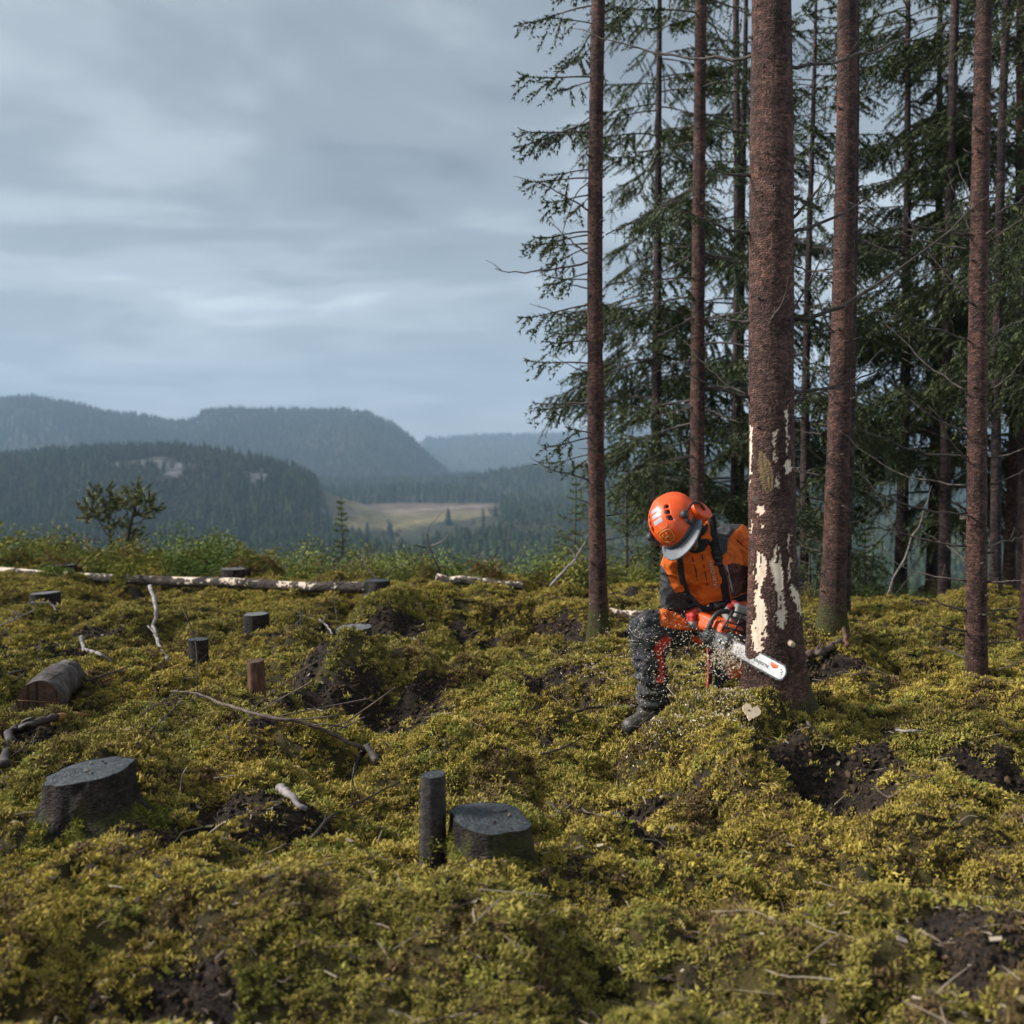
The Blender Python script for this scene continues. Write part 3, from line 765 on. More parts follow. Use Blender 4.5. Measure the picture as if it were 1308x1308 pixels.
class Foliage:
    """needle sprays (triangles) and their stems, gathered as one crown"""
    def __init__(s, seed): s.r = np.random.default_rng(seed); s.A = []; s.W = []; s.stem = MB()
    def spray(s, P, width, step=0.022, tone=0.5):
        P = np.asarray(P); d = np.diff(P, axis=0); l = np.linalg.norm(d, axis=1); tot = l.sum()
        n = max(2, int(tot / step)); q = np.linspace(0, 1, n) * (len(P) - 1 - 1e-6)
        i = q.astype(int); f = q - i; pos = P[i] + d[i] * f[:, None]; tg = d[i] / np.maximum(l[i], 1e-9)[:, None]
        k = 4
        pos = np.repeat(pos, k, 0); tg = np.repeat(tg, k, 0); m = len(pos)
        sd = np.cross(tg, s.r.normal(size=(m, 3))); sd /= np.maximum(1e-9, np.linalg.norm(sd, axis=1))[:, None]
        w = width * s.r.uniform(0.6, 1.15, m)[:, None]
        tip = pos + sd * w * 0.8 + tg * w * 0.75
        b = np.cross(tg, sd) * (width * 0.19)
        base = pos - tg * w * 0.12
        s.A.append(np.stack([base + b, base - b, tip], 1)); s.W.append(np.clip(tone + 0.22 * s.r.normal(size=m), 0, 1))
    def arrays(s):
        A = np.concatenate(s.A); W = np.repeat(np.concatenate(s.W), 3)
        return A.reshape(-1, 3), np.arange(len(A) * 3).reshape(-1, 3), W
def live_branch(fo, o, az, length, rise, droop, dens=1.0, width=0.038, tone=0.45, bare=0.25, hang=0.6, stem=True):
    r = fo.r; d = np.array([math.cos(az), math.sin(az), 0.0]); side = np.array([-d[1], d[0], 0.0]); n = 9
    t = np.linspace(0, 1, n)
    bend = r.normal() * 0.10
    P = np.asarray(o) + length * (t[:, None] * d + (t ** 2)[:, None] * side * bend) + (length * (rise * t - droop * t ** 1.7 + 0.16 * t ** 4))[:, None] * np.array([0, 0, 1.0])
    if stem: fo.stem.tube(P, np.linspace(0.004 + 0.007 * length, 0.0025, n), 4, False)
    k = max(3, int(length * 15 * dens))
    for i in range(k):
        q = bare + (1 - bare) * (i + r.random()) / k; j = min(n - 2, int(q * (n - 1))); f = q * (n - 1) - j
        p = P[j] * (1 - f) + P[j + 1] * f; tg = unit(P[j + 1] - P[j])
        sg = 1 if i % 2 else -1
        l2 = length * (0.10 + 0.34 * math.sin(math.pi * min(1, (q * 0.85 + 0.13)))) * r.uniform(0.55, 1.15)
        d2 = unit(tg * r.uniform(.4, .9) + side * sg * r.uniform(.5, 1.0) + np.array([0, 0, -0.15]))
        tt = np.linspace(0, 1, 5)
        S = p + l2 * (tt[:, None] * d2) - (l2 * hang * tt ** 1.6)[:, None] * np.array([0, 0, 1.0])
        if stem: fo.stem.tube(S, [0.0028, .0024, .002, .0016, .001], 3, False)
        fo.spray(S[1:], width, 0.024 / dens ** .5, tone + 0.1 * r.normal())
        for h in range(int(l2 * 15 * dens)):
            g_ = r.uniform(0.2, 1.0); jj = min(3, int(g_ * 4)); pp = S[jj] + (S[jj + 1] - S[jj]) * (g_ * 4 - jj)
            l3 = l2 * r.uniform(.18, .45)
            d3 = unit(unit(S[jj + 1] - S[jj]) * .6 + tg * .3 + r.normal(size=3) * 0.45 + np.array([0, 0, -hang * .9]))
            fo.spray([pp, pp + d3 * l3 * .5, pp + d3 * l3 + np.array([0, 0, -0.12 * l3])], width, 0.024 / dens ** .5, tone + 0.12 * r.normal())
    fo.spray(P[n // 2:], width, 0.026, tone)
def crown_objects(fo, parent, name='crown', mat=None, stem_name='branches'):
    V, T, W = fo.arrays()
    b = world_base(parent)
    me = mesh_np(name, V - b, T, False); fattr(me, 'vary', W); me.materials.append(mat or NEEDLE)
    o = obj(name, me, None, parent)
    s = None
    if fo.stem.n: s = obj(stem_name, fo.stem, TWIG, parent)
    return o, s

def trunk_arrays(base, top, r0, r1, seg=18, rings=60, flare=0.5, flare_h=0.25, bow=0.03, seed=0, bury=0.25):
    r = np.random.default_rng(seed); base = np.asarray(base, float); top = np.asarray(top, float)
    t = np.linspace(0, 1, rings) ** 1.25
    hgt = (top - base)[2]; z = t * (hgt + bury) - bury
    ph = r.random() * 6.28; side = np.array([math.cos(ph), math.sin(ph), 0])
    C = base + (z / hgt)[:, None] * (top - base) + (bow * np.sin(np.clip(z / hgt, 0, 1) * math.pi * 1.6))[:, None] * side
    rad = r0 + (r1 - r0) * np.clip(z / hgt, 0, 1) ** 0.9
    th = np.linspace(0, 2 * math.pi, seg, endpoint=False)
    lob = 1 + 0.35 * np.cos(th * (3 + seed % 3) + r.random() * 6)
    fl = flare * np.exp(-np.maximum(z, -0.08) / flare_h)
    RR = rad[:, None] * (1 + fl[:, None] * lob[None] + 0.07 * fbm(np.cos(th)[None] * 2 + 0 * z[:, None], np.sin(th)[None] * 2 + 0 * z[:, None], z[:, None] * 5, seed, 3) + .045 * (np.abs(np.sin(z * 6.5 + seed)) ** 14)[:, None])
    V = C[:, None] + RR[..., None] * np.stack([np.cos(th), np.sin(th), 0 * th], -1)[None]
    i = np.arange(rings - 1)[:, None] * seg; j = np.arange(seg)[None]; k = (j + 1) % seg
    Q = np.stack([i + j, i + k, i + seg + k, i + seg + j], -1).reshape(-1, 4)
    return V.reshape(-1, 3), Q, C, rad
def stick_branch(parent, P, r0, r1=0.0015, twigs=4, name='branch', mat=None, seed=0, tw=0.28):
    r = np.random.default_rng(seed); S = smooth_path(P, 14); mb = MB()
    S[1:-1] += r.normal(size=(12, 3)) * np.linalg.norm(S[-1] - S[0]) * 0.006
    mb.tube(S, np.linspace(r0, r1, 14), 6)
    L_ = np.linalg.norm(S[-1] - S[0])
    for i in range(twigs):
        q = r.uniform(.25, .95); j = int(q * 12); p = S[j]; tg = unit(S[j + 1] - S[j])
        d = unit(tg * 0.8 + r.normal(size=3) * 0.6); l = L_ * tw * r.uniform(.3, 1) * (1.1 - q)
        W = [p, p + d * l * .5 + r.normal(size=3) * l * .05, p + d * l + np.array([0, 0, l * .12])]
        mb.tube(W, [r0 * .35, r0 * .22, r1 * .8], 4)
        if r.random() < 0.5:
            d2 = unit(d + r.normal(size=3) * .6); mb.tube([W[1], W[1] + d2 * l * .4], [r0 * .2, r1 * .6], 3)
    return obj(name, mb, mat or TWIG, parent)
def px_branch(parent, pts, Y0, Y1, r0, twigs=4, seed=0, **kw):
    n = len(pts); P = [at(p[0], p[1], Y0 + (Y1 - Y0) * i / max(1, n - 1)) for i, p in enumerate(pts)]
    return stick_branch(parent, P, r0, twigs=twigs, seed=seed, **kw)
def stubs(parent, C, rad, z0, z1, n, seed, lmin=0.01, lmax=0.05):
    """short broken branch stubs round a trunk"""
    r = np.random.default_rng(seed)
    for i in range(n):
        z = r.uniform(z0, z1); j = int(np.argmin(abs(C[:, 2] - z))); a = r.uniform(0, 6.28)
        d = unit([math.cos(a), math.sin(a), r.uniform(-.1, .5)]); p = C[j] + d * rad[j] * 0.8; l = r.uniform(lmin, lmax) + rad[j] * .2
        q = r.uniform(.004, .009); mb = MB().tube([p, p + d * l * .6, p + d * l + np.array([0, 0, .006])], [q * 1.5, q, q * .6], 5)
        obj('branch_stub', mb, TWIG, parent)
def simple_trunk(px, base_y, Y, w_px, label, mat=None, top=11.0, lean_px=0.0, seed=0, flare=.35, seg=18, base_z=None, group=None, shrink=.45, bow=.05, name='spruce_tree'):
    b = at(px, base_y, Y); b[2] = Hs(b[0], b[1]) if base_z is None else base_z
    tp = at(px + lean_px, 0, Y); dirx = (tp[0] - b[0]) / max(.1, tp[2] - b[2])
    tp = np.array([b[0] + dirx * 0 + lean_px * mpp(Y), b[1], b[2] + top])
    r0 = w_px / 2 * mpp(Y)
    t = thing(name, label, 'tree', b, group)
    V, Q, C, rad = trunk_arrays(b, tp, r0, r0 * shrink, seg, 150, flare, .18, bow, seed)
    obj('trunk', (V, Q), mat or BARK, t)
    return t, C, rad

# ---- the tree being felled, with its bark chipped away in places
def proj(P):
    P = np.asarray(P, float); c, s = math.cos(PITCH), math.sin(PITCH)
    q = P - np.array([0, 0, CAMZ]); dep = q[..., 1] * c - q[..., 2] * s; up = q[..., 1] * s + q[..., 2] * c
    return 654 + FPX * q[..., 0] / dep, 654 - FPX * up / dep
def in_poly(x, y, poly):
    ins = np.zeros(x.shape, bool); n = len(poly)
    for i in range(n):
        x0, y0 = poly[i]; x1, y1 = poly[(i + 1) % n]
        c = ((y0 > y) != (y1 > y)); xx = (x1 - x0) * (y - y0) / ((y1 - y0) if y1 != y0 else 1e-9) + x0
        ins ^= c & (x < xx)
    return ins
ZA = lambda pts: [(940 + a / 6.54, 500 + b / 6.54) for a, b in pts]
ZB = lambda pts: [(790 + a / 5.45, 620 + b / 5.45) for a, b in pts]
ell = lambda cx, cy, rx, ry: [(cx + rx * math.cos(a), cy + ry * math.sin(a)) for a in np.linspace(0, 6.28, 14)[:-1]]
PATCHES = [ZA([(112, 285), (145, 285), (142, 480), (132, 640), (122, 775), (100, 775), (105, 600)]),
           ZA([(350, 300), (305, 335), (303, 420), (318, 470), (305, 560), (345, 602), (330, 520), (325, 400)]),
           ZA([(440, 115), (405, 170), (412, 300), (425, 400), (410, 470), (425, 545), (445, 430), (436, 300)]),
           ZA(ell(435, 630, 32, 60)), ZA([(345, 655), (352, 730), (370, 800), (325, 795), (335, 700)]),
           ZA(ell(211, 990, 39, 50)), ZA(ell(222, 1118, 18, 20)), ZA([(130, 1060), (150, 1130), (128, 1180), (118, 1170)]),
           ZB([(960, 470), (1000, 460), (1030, 520), (1032, 600), (1015, 660), (985, 720), (1000, 780), (1025, 850), (1030, 930), (1024, 1010), (1036, 1052), (1000, 1066), (1002, 1165), (960, 1165), (922, 1130), (928, 980), (955, 900), (948, 780), (960, 690), (938, 600)]),
           ZB([(1095, 395), (1130, 470), (1135, 560), (1146, 640), (1140, 720), (1165, 830), (1170, 940), (1162, 1000), (1140, 1012), (1110, 970), (1095, 900), (1110, 830), (1095, 740), (1075, 650), (1048, 550), (1072, 470)]),
           ZB([(1180, 330), (1198, 350), (1190, 420), (1182, 478), (1172, 430)]), ZB([(1200, 498), (1210, 520), (1192, 600), (1186, 680), (1178, 640), (1188, 540)]),
           ZB([(1188, 685), (1238, 715), (1272, 800), (1282, 905), (1264, 922), (1230, 830), (1195, 752)])]
OLD = [ZA([(180, 490), (215, 475), (255, 545), (295, 610), (308, 800), (290, 825), (240, 832), (205, 790), (185, 650), (165, 560)])]
EDGE_T = [(0, 956, 1001), (218, 955, 1007), (400, 956, 1009), (500, 957, 1010), (600, 958, 1013), (700, 958, 1016), (750, 958, 1021), (800, 957, 1025), (850, 955, 1030), (880, 950, 1035), (905, 943, 1043), (940, 933, 1054)]
TY = 5.0
# the saw's frame: origin at the bar root, x along the bar, z up, y to the saw's left
SO = at(934, 824, 5.13); tipP = at(1007, 863, 4.735); SD = unit(tipP - SO); SW = np.array([.28, .12, .95]); SW = unit(SW - SD * (SW @ SD)); SS = np.cross(SW, SD); SM = np.stack([SD, SS, SW], 1)
SK = 1.14
sw = lambda x, y, z: SO + SK * (SM @ np.array([x, y, z]))
swb = lambda x, y, z: SO + SM @ np.array([x, y, z])
def felled_tree():
    b = at(988, 893, TY); b[2] = Hs(b[0], b[1])
    root = thing('spruce_tree', 'thick spruce with pale chipped bark patches, being sawn through at its foot', 'tree', b)
    pys = [e[0] for e in EDGE_T]
    zs = np.concatenate([np.arange(b[2] - 0.22, 2.95, 0.0062), np.linspace(2.95, 11, 150)])
    seg = 132; th = np.linspace(0, 2 * math.pi, seg, endpoint=False)
    pyz = 600 + (CAMZ - zs) / TY * FPX
    c = np.interp(pyz, pys, [(e[1] + e[2]) / 2 for e in EDGE_T]); w = np.interp(pyz, pys, [(e[2] - e[1]) for e in EDGE_T])
    zt = np.maximum(0, zs - 3.76)
    cx = (c - 654) / FPX * TY; rad = w / 2 * mpp(TY) * (1 - 0.05 * zt)
    A, Z = np.meshgrid(th, zs)
    lob = 0.10 * np.cos(A * 4 + 0.8) * np.exp(-np.maximum(0, Z - b[2]) / 0.12)
    lump = 0.022 * fbm(np.cos(A) * 2, np.sin(A) * 2, Z * 4, 5, 3)
    whorl = sum(0.05 * np.exp(-((Z - zz_ - .03 * np.sin(A * 2 + zz_ * 9)) / 0.035) ** 2) for zz_ in (1.30, 1.76, 2.16, 2.58, 3.1))
    RR = rad[:, None] * (1 + lob + lump + whorl * 0.6)
    squash = (1 - .22 * sstep(.75, .35, Z))
    V = np.stack([cx[:, None] + RR * np.cos(A), TY + RR * np.sin(A) * squash, Z], -1)
    px, py = proj(V)
    jx = px + 3.2 * fbm(V[..., 0] * 70, V[..., 1] * 70, V[..., 2] * 60, 8, 3) + 1.6 * vn(V[..., 0] * 20, V[..., 1] * 20, V[..., 2] * 160, 88); jy = py + 5.0 * fbm(V[..., 0] * 60, V[..., 2] * 60, V[..., 1] * 45, 9, 3)
    front = np.sin(A) < 0.12
    wood = np.zeros(px.shape); old = np.zeros(px.shape)
    for p in PATCHES: wood = np.maximum(wood, in_poly(jx, jy, p) & front)
    for p in OLD: old = np.maximum(old, in_poly(jx, jy, p) & front)
    rem = fbm(np.cos(A) * 9, np.sin(A) * 9, Z * 22, 19, 3) > .40; wood = wood * ~rem
    # a few more chips round the far side
    back = (fbm(A * 1.6, Z * 1.1, 0, 77, 2) > 0.36) & ~front & (Z < 1.5) & (Z > b[2] + .15); wood = np.maximum(wood, back)
    def blur(a, n):
        for _ in range(n):
            a = (a + np.roll(a, 1, 1) + np.roll(a, -1, 1) + np.vstack([a[:1], a[:-1]]) + np.vstack([a[1:], a[-1:]])) / 5
        return a
    edge = np.clip(blur(wood, 5) * 3.0, 0, 1) * (wood < 0.5)
    both = np.maximum(wood, old); soft = blur(both, 1)
    rough_b = 0.0022 * fbm(np.cos(A) * 14, np.sin(A) * 14, Z * 150, 15, 3) + 0.0018 * vn(np.cos(A) * 26, np.sin(A) * 26, Z * 90, 16)
    RR = RR + (1 - soft) * (0.0045 + rough_b) - old * 0.004
    V = np.stack([cx[:, None] + RR * np.cos(A), TY + RR * np.sin(A) * squash, Z], -1)
    n = len(zs); i = np.arange(n - 1)[:, None] * seg; j = np.arange(seg)[None]; k = (j + 1) % seg
    Q = np.stack([i + j, i + k, i + seg + k, i + seg + j], -1).reshape(-1, 4)
    o = obj('trunk', (V.reshape(-1, 3), Q), BARK_MAIN, root)
    mossy = np.clip(.95 - (Z - b[2]) / 0.26, 0, 1.0) * (.55 + .5 * fbm(np.cos(A) * 3, np.sin(A) * 3, Z * 9, 41, 3)) + 0.55 * np.clip(np.cos(A) - 0.45, 0, 1) * np.clip(1.4 - (Z - b[2]) / 0.9, 0, 1) + 0.35 * np.clip(-np.cos(A) - 0.6, 0, 1) * np.clip(1.2 - (Z - b[2]) / .6, 0, 1)
    for nm, a in (('wood', wood), ('old', old), ('edge', edge * 0.9), ('mossy', mossy)): fattr(o.data, nm, a)
    C = np.stack([cx, 0 * cx + TY, zs], 1)
    return root, C, rad
main_tree, MC, MR = felled_tree()
# its dead branches
MBR = [([(1004, 287), (1035, 255), (1068, 212)], 5.0, 4.8, .011), ([(1008, 299), (1060, 280), (1105, 255), (1145, 226)], 5.0, 5.1, .010), ([(1009, 408), (1070, 394), (1120, 362), (1185, 320), (1240, 268), (1300, 218)], 5.0, 4.7, .011),
       ([(984, 410), (1000, 385), (1008, 352)], 4.9, 4.8, .009), ([(1010, 503), (1070, 492), (1105, 480), (1137, 464)], 5.0, 5.0, .009), ([(1010, 513), (1052, 500), (1090, 484), (1127, 445)], 5.05, 5.2, .007),
       ([(958, 298), (925, 292), (895, 278), (864, 269)], 5.0, 4.9, .010), ([(958, 412), (930, 409), (902, 404)], 5.0, 5.1, .008), ([(958, 507), (930, 500), (895, 486), (864, 469)], 5.0, 4.9, .008), ([(958, 506), (925, 488), (895, 460), (873, 434)], 5.05, 5.2, .006),
       ([(1010, 335), (1036, 350), (1060, 365)], 5.0, 5.3, .005), ([(958, 225), (930, 222), (900, 214)], 5.0, 4.9, .008), ([(1008, 410), (1050, 330), (1075, 290)], 5.0, 5.3, .006), ([(1014, 640), (1005, 618), (1030, 600)], 5.0, 5.1, .004)]
for i, (p, a, b, r0) in enumerate(MBR): px_branch(main_tree, p, a, b, r0, 5, 400 + i)
stubs(main_tree, MC, MR, 0.9, 3.8, 30, 31, .010, .04)
obj('branch_stub', MB().tube([at(1004, 818, TY - .07), at(1009, 821, TY - .12), at(1013, 824, TY - .145)], [.017, .016, .014], 10), gmat('fresh cut knot', [(0.45, 0.33, 0.2), (0.66, 0.54, 0.38)], 60, .7, .2, .3, .002), main_tree)
for i, (z_, a_) in enumerate(((3.4, 0.4), (3.45, 2.5), (3.8, 1.4), (4.0, 5.2), (4.3, 3.3), (4.4, 0.1), (4.8, 2.0), (5.2, 4.4))):
    j = int(np.argmin(abs(MC[:, 2] - z_))); d = np.array([math.cos(a_), math.sin(a_), .25]); stick_branch(main_tree, [MC[j], MC[j] + d * .5, MC[j] + d * 1.2 + [0, 0, .15]], .011, twigs=6, seed=440 + i)

# ---- the standing trunks round it
t2, C2, R2 = simple_trunk(765, 815, 8.3, 23, 'slim bare spruce trunk standing by itself left of the worker', BARK_MOSSY, 11, 3, 1)
t3, C3, R3 = simple_trunk(890, 800, 9.4, 20, 'straight spruce trunk rising behind the orange helmet', BARK, 11.5, 0, 2)
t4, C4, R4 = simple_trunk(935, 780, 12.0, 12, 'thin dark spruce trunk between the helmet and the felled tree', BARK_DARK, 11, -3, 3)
t5, C5, R5 = simple_trunk(1062, 800, 7.2, 31, 'sturdy spruce trunk with moss-covered foot behind the felled tree', BARK_MOSSY, 11, 3, 4, flare=.55)
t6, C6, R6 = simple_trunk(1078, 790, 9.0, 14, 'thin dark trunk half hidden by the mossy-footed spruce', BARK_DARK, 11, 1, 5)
t7, C7, R7 = simple_trunk(1247, 868, 6.6, 26, 'spruce trunk bristling with bare dead branches on the shaded side', BARK, 11, 2, 6, flare=.12)
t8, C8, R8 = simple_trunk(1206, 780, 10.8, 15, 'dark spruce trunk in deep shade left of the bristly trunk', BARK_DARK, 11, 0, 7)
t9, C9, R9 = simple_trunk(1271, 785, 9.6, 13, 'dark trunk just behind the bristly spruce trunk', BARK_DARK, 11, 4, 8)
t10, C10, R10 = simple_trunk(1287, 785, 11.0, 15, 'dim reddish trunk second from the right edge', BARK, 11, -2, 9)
t11, C11, R11 = simple_trunk(1309, 800, 8.0, 14, 'trunk cut off by the right edge of the picture', BARK, 11, 0, 10)
for q, (C_, R_, t_) in enumerate(((C2, R2, t2), (C3, R3, t3), (C5, R5, t5), (C7, R7, t7))): stubs(t_, C_, R_, 0.4, 4.2, 60 if q != 1 else 30, 50 + q, .012, .07)
for i, (p, a, b, r0, k) in enumerate([([(764, 330), (735, 338), (700, 345), (660, 348), (640, 345), (620, 332)], 8.3, 8.1, .010, 10), ([(757, 272), (725, 252), (690, 235), (655, 225)], 8.3, 8.2, .009, 8), ([(757, 228), (735, 250), (718, 300), (720, 330)], 8.3, 8.2, .006, 6),
        ([(757, 420), (735, 410), (700, 395), (676, 388)], 8.3, 8.3, .007, 3), ([(757, 478), (735, 470), (707, 455)], 8.3, 8.2, .007, 2), ([(757, 330), (720, 300), (690, 270)], 8.3, 8.5, .008, 7), ([(757, 370), (725, 362), (705, 348)], 8.3, 8.3, .007, 5),
        ([(757, 617), (730, 606), (700, 598), (677, 584)], 8.3, 8.1, .008, 2), ([(757, 575), (748, 573), (738, 573)], 8.3, 8.3, .006, 0), ([(756, 643), (745, 640), (736, 638)], 8.3, 8.2, .007, 0), ([(774, 540), (790, 535), (802, 530)], 8.3, 8.3, .006, 2), ([(774, 585), (785, 600), (793, 611)], 8.3, 8.2, .006, 1),
        ([(774, 659), (800, 655), (815, 652)], 8.3, 8.2, .006, 2), ([(774, 365), (800, 360), (850, 345), (885, 332)], 8.3, 8.9, .008, 6), ([(774, 690), (800, 685), (830, 684)], 8.3, 8.4, .005, 3), ([(774, 735), (790, 733), (808, 731)], 8.3, 8.3, .005, 1), ([(774, 745), (800, 780), (806, 790)], 8.3, 8.6, .006, 1), ([(774, 415), (820, 400), (870, 372)], 8.3, 8.9, .007, 6), ([(774, 300), (800, 288), (840, 275)], 8.3, 8.5, .006, 5)]):
    px_branch(t2, p, a, b, r0, k, 500 + i, tw=.35)
T7B = [[(1250, 316), (1228, 270), (1206, 210)], [(1258, 296), (1240, 255), (1222, 205)], [(1240, 300), (1190, 292), (1130, 278), (1050, 245)], [(1240, 318), (1200, 312), (1150, 296), (1085, 258)], [(1243, 382), (1200, 340), (1165, 290), (1140, 240)],
       [(1240, 437), (1195, 420), (1140, 390), (1060, 320)], [(1238, 500), (1190, 470), (1140, 420), (1090, 360)], [(1240, 554), (1195, 535), (1155, 500), (1118, 468)], [(1240, 584), (1180, 578), (1120, 556), (1040, 520)], [(1236, 620), (1185, 614), (1130, 595), (1070, 548)],
       [(1236, 655), (1180, 650), (1120, 630), (1060, 590)], [(1234, 698), (1180, 690), (1130, 672), (1075, 645)], [(1234, 742), (1190, 735), (1150, 722), (1115, 690)], [(1234, 588), (1215, 565), (1200, 540)], [(1236, 718), (1215, 700), (1180, 680)], [(1234, 780), (1205, 772), (1172, 757)], [(1234, 806), (1205, 800), (1178, 787)], [(1234, 840), (1212, 832), (1190, 824)],
       [(1262, 585), (1290, 580), (1320, 568)], [(1262, 620), (1290, 610), (1325, 590)], [(1260, 700), (1290, 690), (1320, 682)], [(1258, 745), (1290, 742), (1320, 742)], [(1258, 780), (1290, 778), (1315, 776)], [(1258, 821), (1290, 820), (1315, 815)], [(1264, 500), (1290, 480), (1320, 440)], [(1264, 430), (1290, 415), (1325, 402)], [(1264, 365), (1290, 350), (1325, 330)], [(1264, 310), (1290, 290), (1320, 270)], [(1264, 275), (1295, 262), (1325, 240)], [(1262, 860), (1290, 850), (1312, 838)]]
for i, p in enumerate(T7B): px_branch(t7, p, 6.6, 6.6 + 0.5 * math.sin(i * 2.3), .0075, 5, 540 + i)
for i, p in enumerate([[(1050, 555), (1030, 552), (1000, 545)], [(1050, 588), (1035, 575), (1020, 560)], [(1050, 608), (1020, 600), (1012, 585)], [(1050, 638), (1030, 634), (1018, 622), (1016, 616)], [(1074, 670), (1100, 664), (1120, 650)], [(1074, 440), (1050, 400), (1040, 350)], [(1052, 485), (1040, 470), (1028, 455)], [(1074, 300), (1110, 310), (1160, 330)], [(1050, 705), (1030, 700), (1018, 690)], [(1076, 560), (1100, 600), (1130, 650), (1150, 690)], [(1076, 270), (1120, 290), (1200, 330)]]):
    px_branch(t5, p, 7.2, 7.3 - .3 * (i % 2), .008, 3, 580 + i)
for i, p in enumerate([[(884, 325), (850, 345), (800, 370), (785, 380)], [(884, 405), (850, 425), (800, 445)], [(882, 460), (850, 470), (805, 490)], [(898, 390), (930, 410), (960, 420)], [(884, 560), (850, 575), (800, 600)], [(898, 520), (930, 535), (950, 540)], [(884, 250), (850, 262), (810, 280)], [(884, 520), (850, 530), (815, 545)]]):
    px_branch(t3, p, 9.4, 9.4 + .3 * math.sin(i), .008, 6, 600 + i)

# ---- living crowns
def grow(tree, C, rad, z0, z1, step, lfun, seed, az=None, mat=None, per=4, dens=1.0, tone=.5, droop=.36, rise=.12, bare=.22, hang=.34, width=.040):
    fo = Foliage(seed); r = fo.r; z = z0
    while z < z1:
        j = int(np.argmin(abs(C[:, 2] - z)))
        for k in range(per):
            a = (az[0] + (az[1] - az[0]) * r.random()) if az else (r.random() * 6.28)
            live_branch(fo, C[j] + [0, 0, r.normal() * .07], a, lfun(z) * r.uniform(.65, 1.15), rise + .1 * r.normal(), droop * r.uniform(.7, 1.2), dens, width, tone, bare, hang)
        z += step * r.uniform(.8, 1.2)
    crown_objects(fo, tree, mat=mat)
    return fo
grow(t2, C2, R2, 1.5, 5.6, .23, lambda z: .50 + .10 * min(1, max(0, z - 2)), 61, per=2, dens=.8, bare=.35, tone=.35, droop=.35, az=(math.pi * .55, math.pi * 1.25))
grow(t3, C3, R3, 1.6, 7.5, .34, lambda z: 1.0, 62, per=2, dens=.75, bare=.3, tone=.4)
# crowded spruces behind: a few crowns, copied with a turn and a change of height
def bg_tree_proto(seed, z1, lmax, label, px, Y, w, tone, mat=None, dens=.95, base_z=None, lmin=.5, per=4, step=.36, start=.9, name='spruce_tree', droop=.38):
    b = at(px, 700, Y); b[2] = Hs(b[0], b[1]) - .05
    t = thing(name, label, 'tree', b, 'spruces crowding behind the clearing')
    top = b + np.array([0, 0, z1 + .6]); r0 = w
    V, Q, C, rad = trunk_arrays(b, top, r0, .012, 10, 40, .3, .2, .03, seed)
    tr = obj('trunk', (V, Q), BARK_DARK, t)
    grow(t, C, rad, b[2] + start, b[2] + z1, step, lambda z: lmin + (lmax - lmin) * max(0, 1 - ((z - b[2]) / z1)) ** .7, seed, per=per, dens=dens, tone=tone, mat=mat, bare=.22, droop=droop)
    return t
def copy_thing(t, px, Y, rz, s, label, group=None):
    b = at(px, 700, Y); b[2] = Hs(b[0], b[1]) - .05
    c = t.copy(); COL.objects.link(c); c.location = b; c.rotation_euler = (0, 0, rz); c.scale = (s[0], s[0], s[1]); c['label'] = label
    if group: c['group'] = group
    for ch in t.children:
        d = ch.copy(); COL.objects.link(d); d.parent = c
        for g2 in ch.children:
            e = g2.copy(); COL.objects.link(e); e.parent = d
    return c
pA = bg_tree_proto(71, 9.5, 1.75, 'loose-limbed spruce seen between the slim trunk and the helmet trunk', 838, 12.8, .085, .55, start=1.6)
pB = bg_tree_proto(72, 9.0, 1.60, 'shaggy spruce filling the gap left of the bristly trunk', 1150, 11.8, .08, .50, start=2.3)
pC = bg_tree_proto(73, 7.0, 1.35, 'dark spruce crown directly behind the mossy-footed trunk', 1030, 11.2, .065, .38, lmin=.4)
for i, (p, px, Y, rz, s, lb) in enumerate([
        (pA, 945, 13.5, 2.0, (1, 1.05), 'spruce crown showing just left of the felled trunk'),
        (pA, 1190, 12.6, 4.0, (.95, 1.05), 'dense spruce in deep shade behind the dark trunk'),
        (pB, 1245, 11.5, 3.1, (1.0, 1.1), 'dark spruce directly behind the bristly trunk'),
        (pA, 1310, 10.6, .8, (.9, 1.1), 'shaded spruce at the right edge of the picture'),
        (pB, 1385, 9.0, 2.2, (.9, 1.1), 'spruce whose branches reach in at the right edge')]):
    copy_thing(p, px, Y, rz, s, lb)
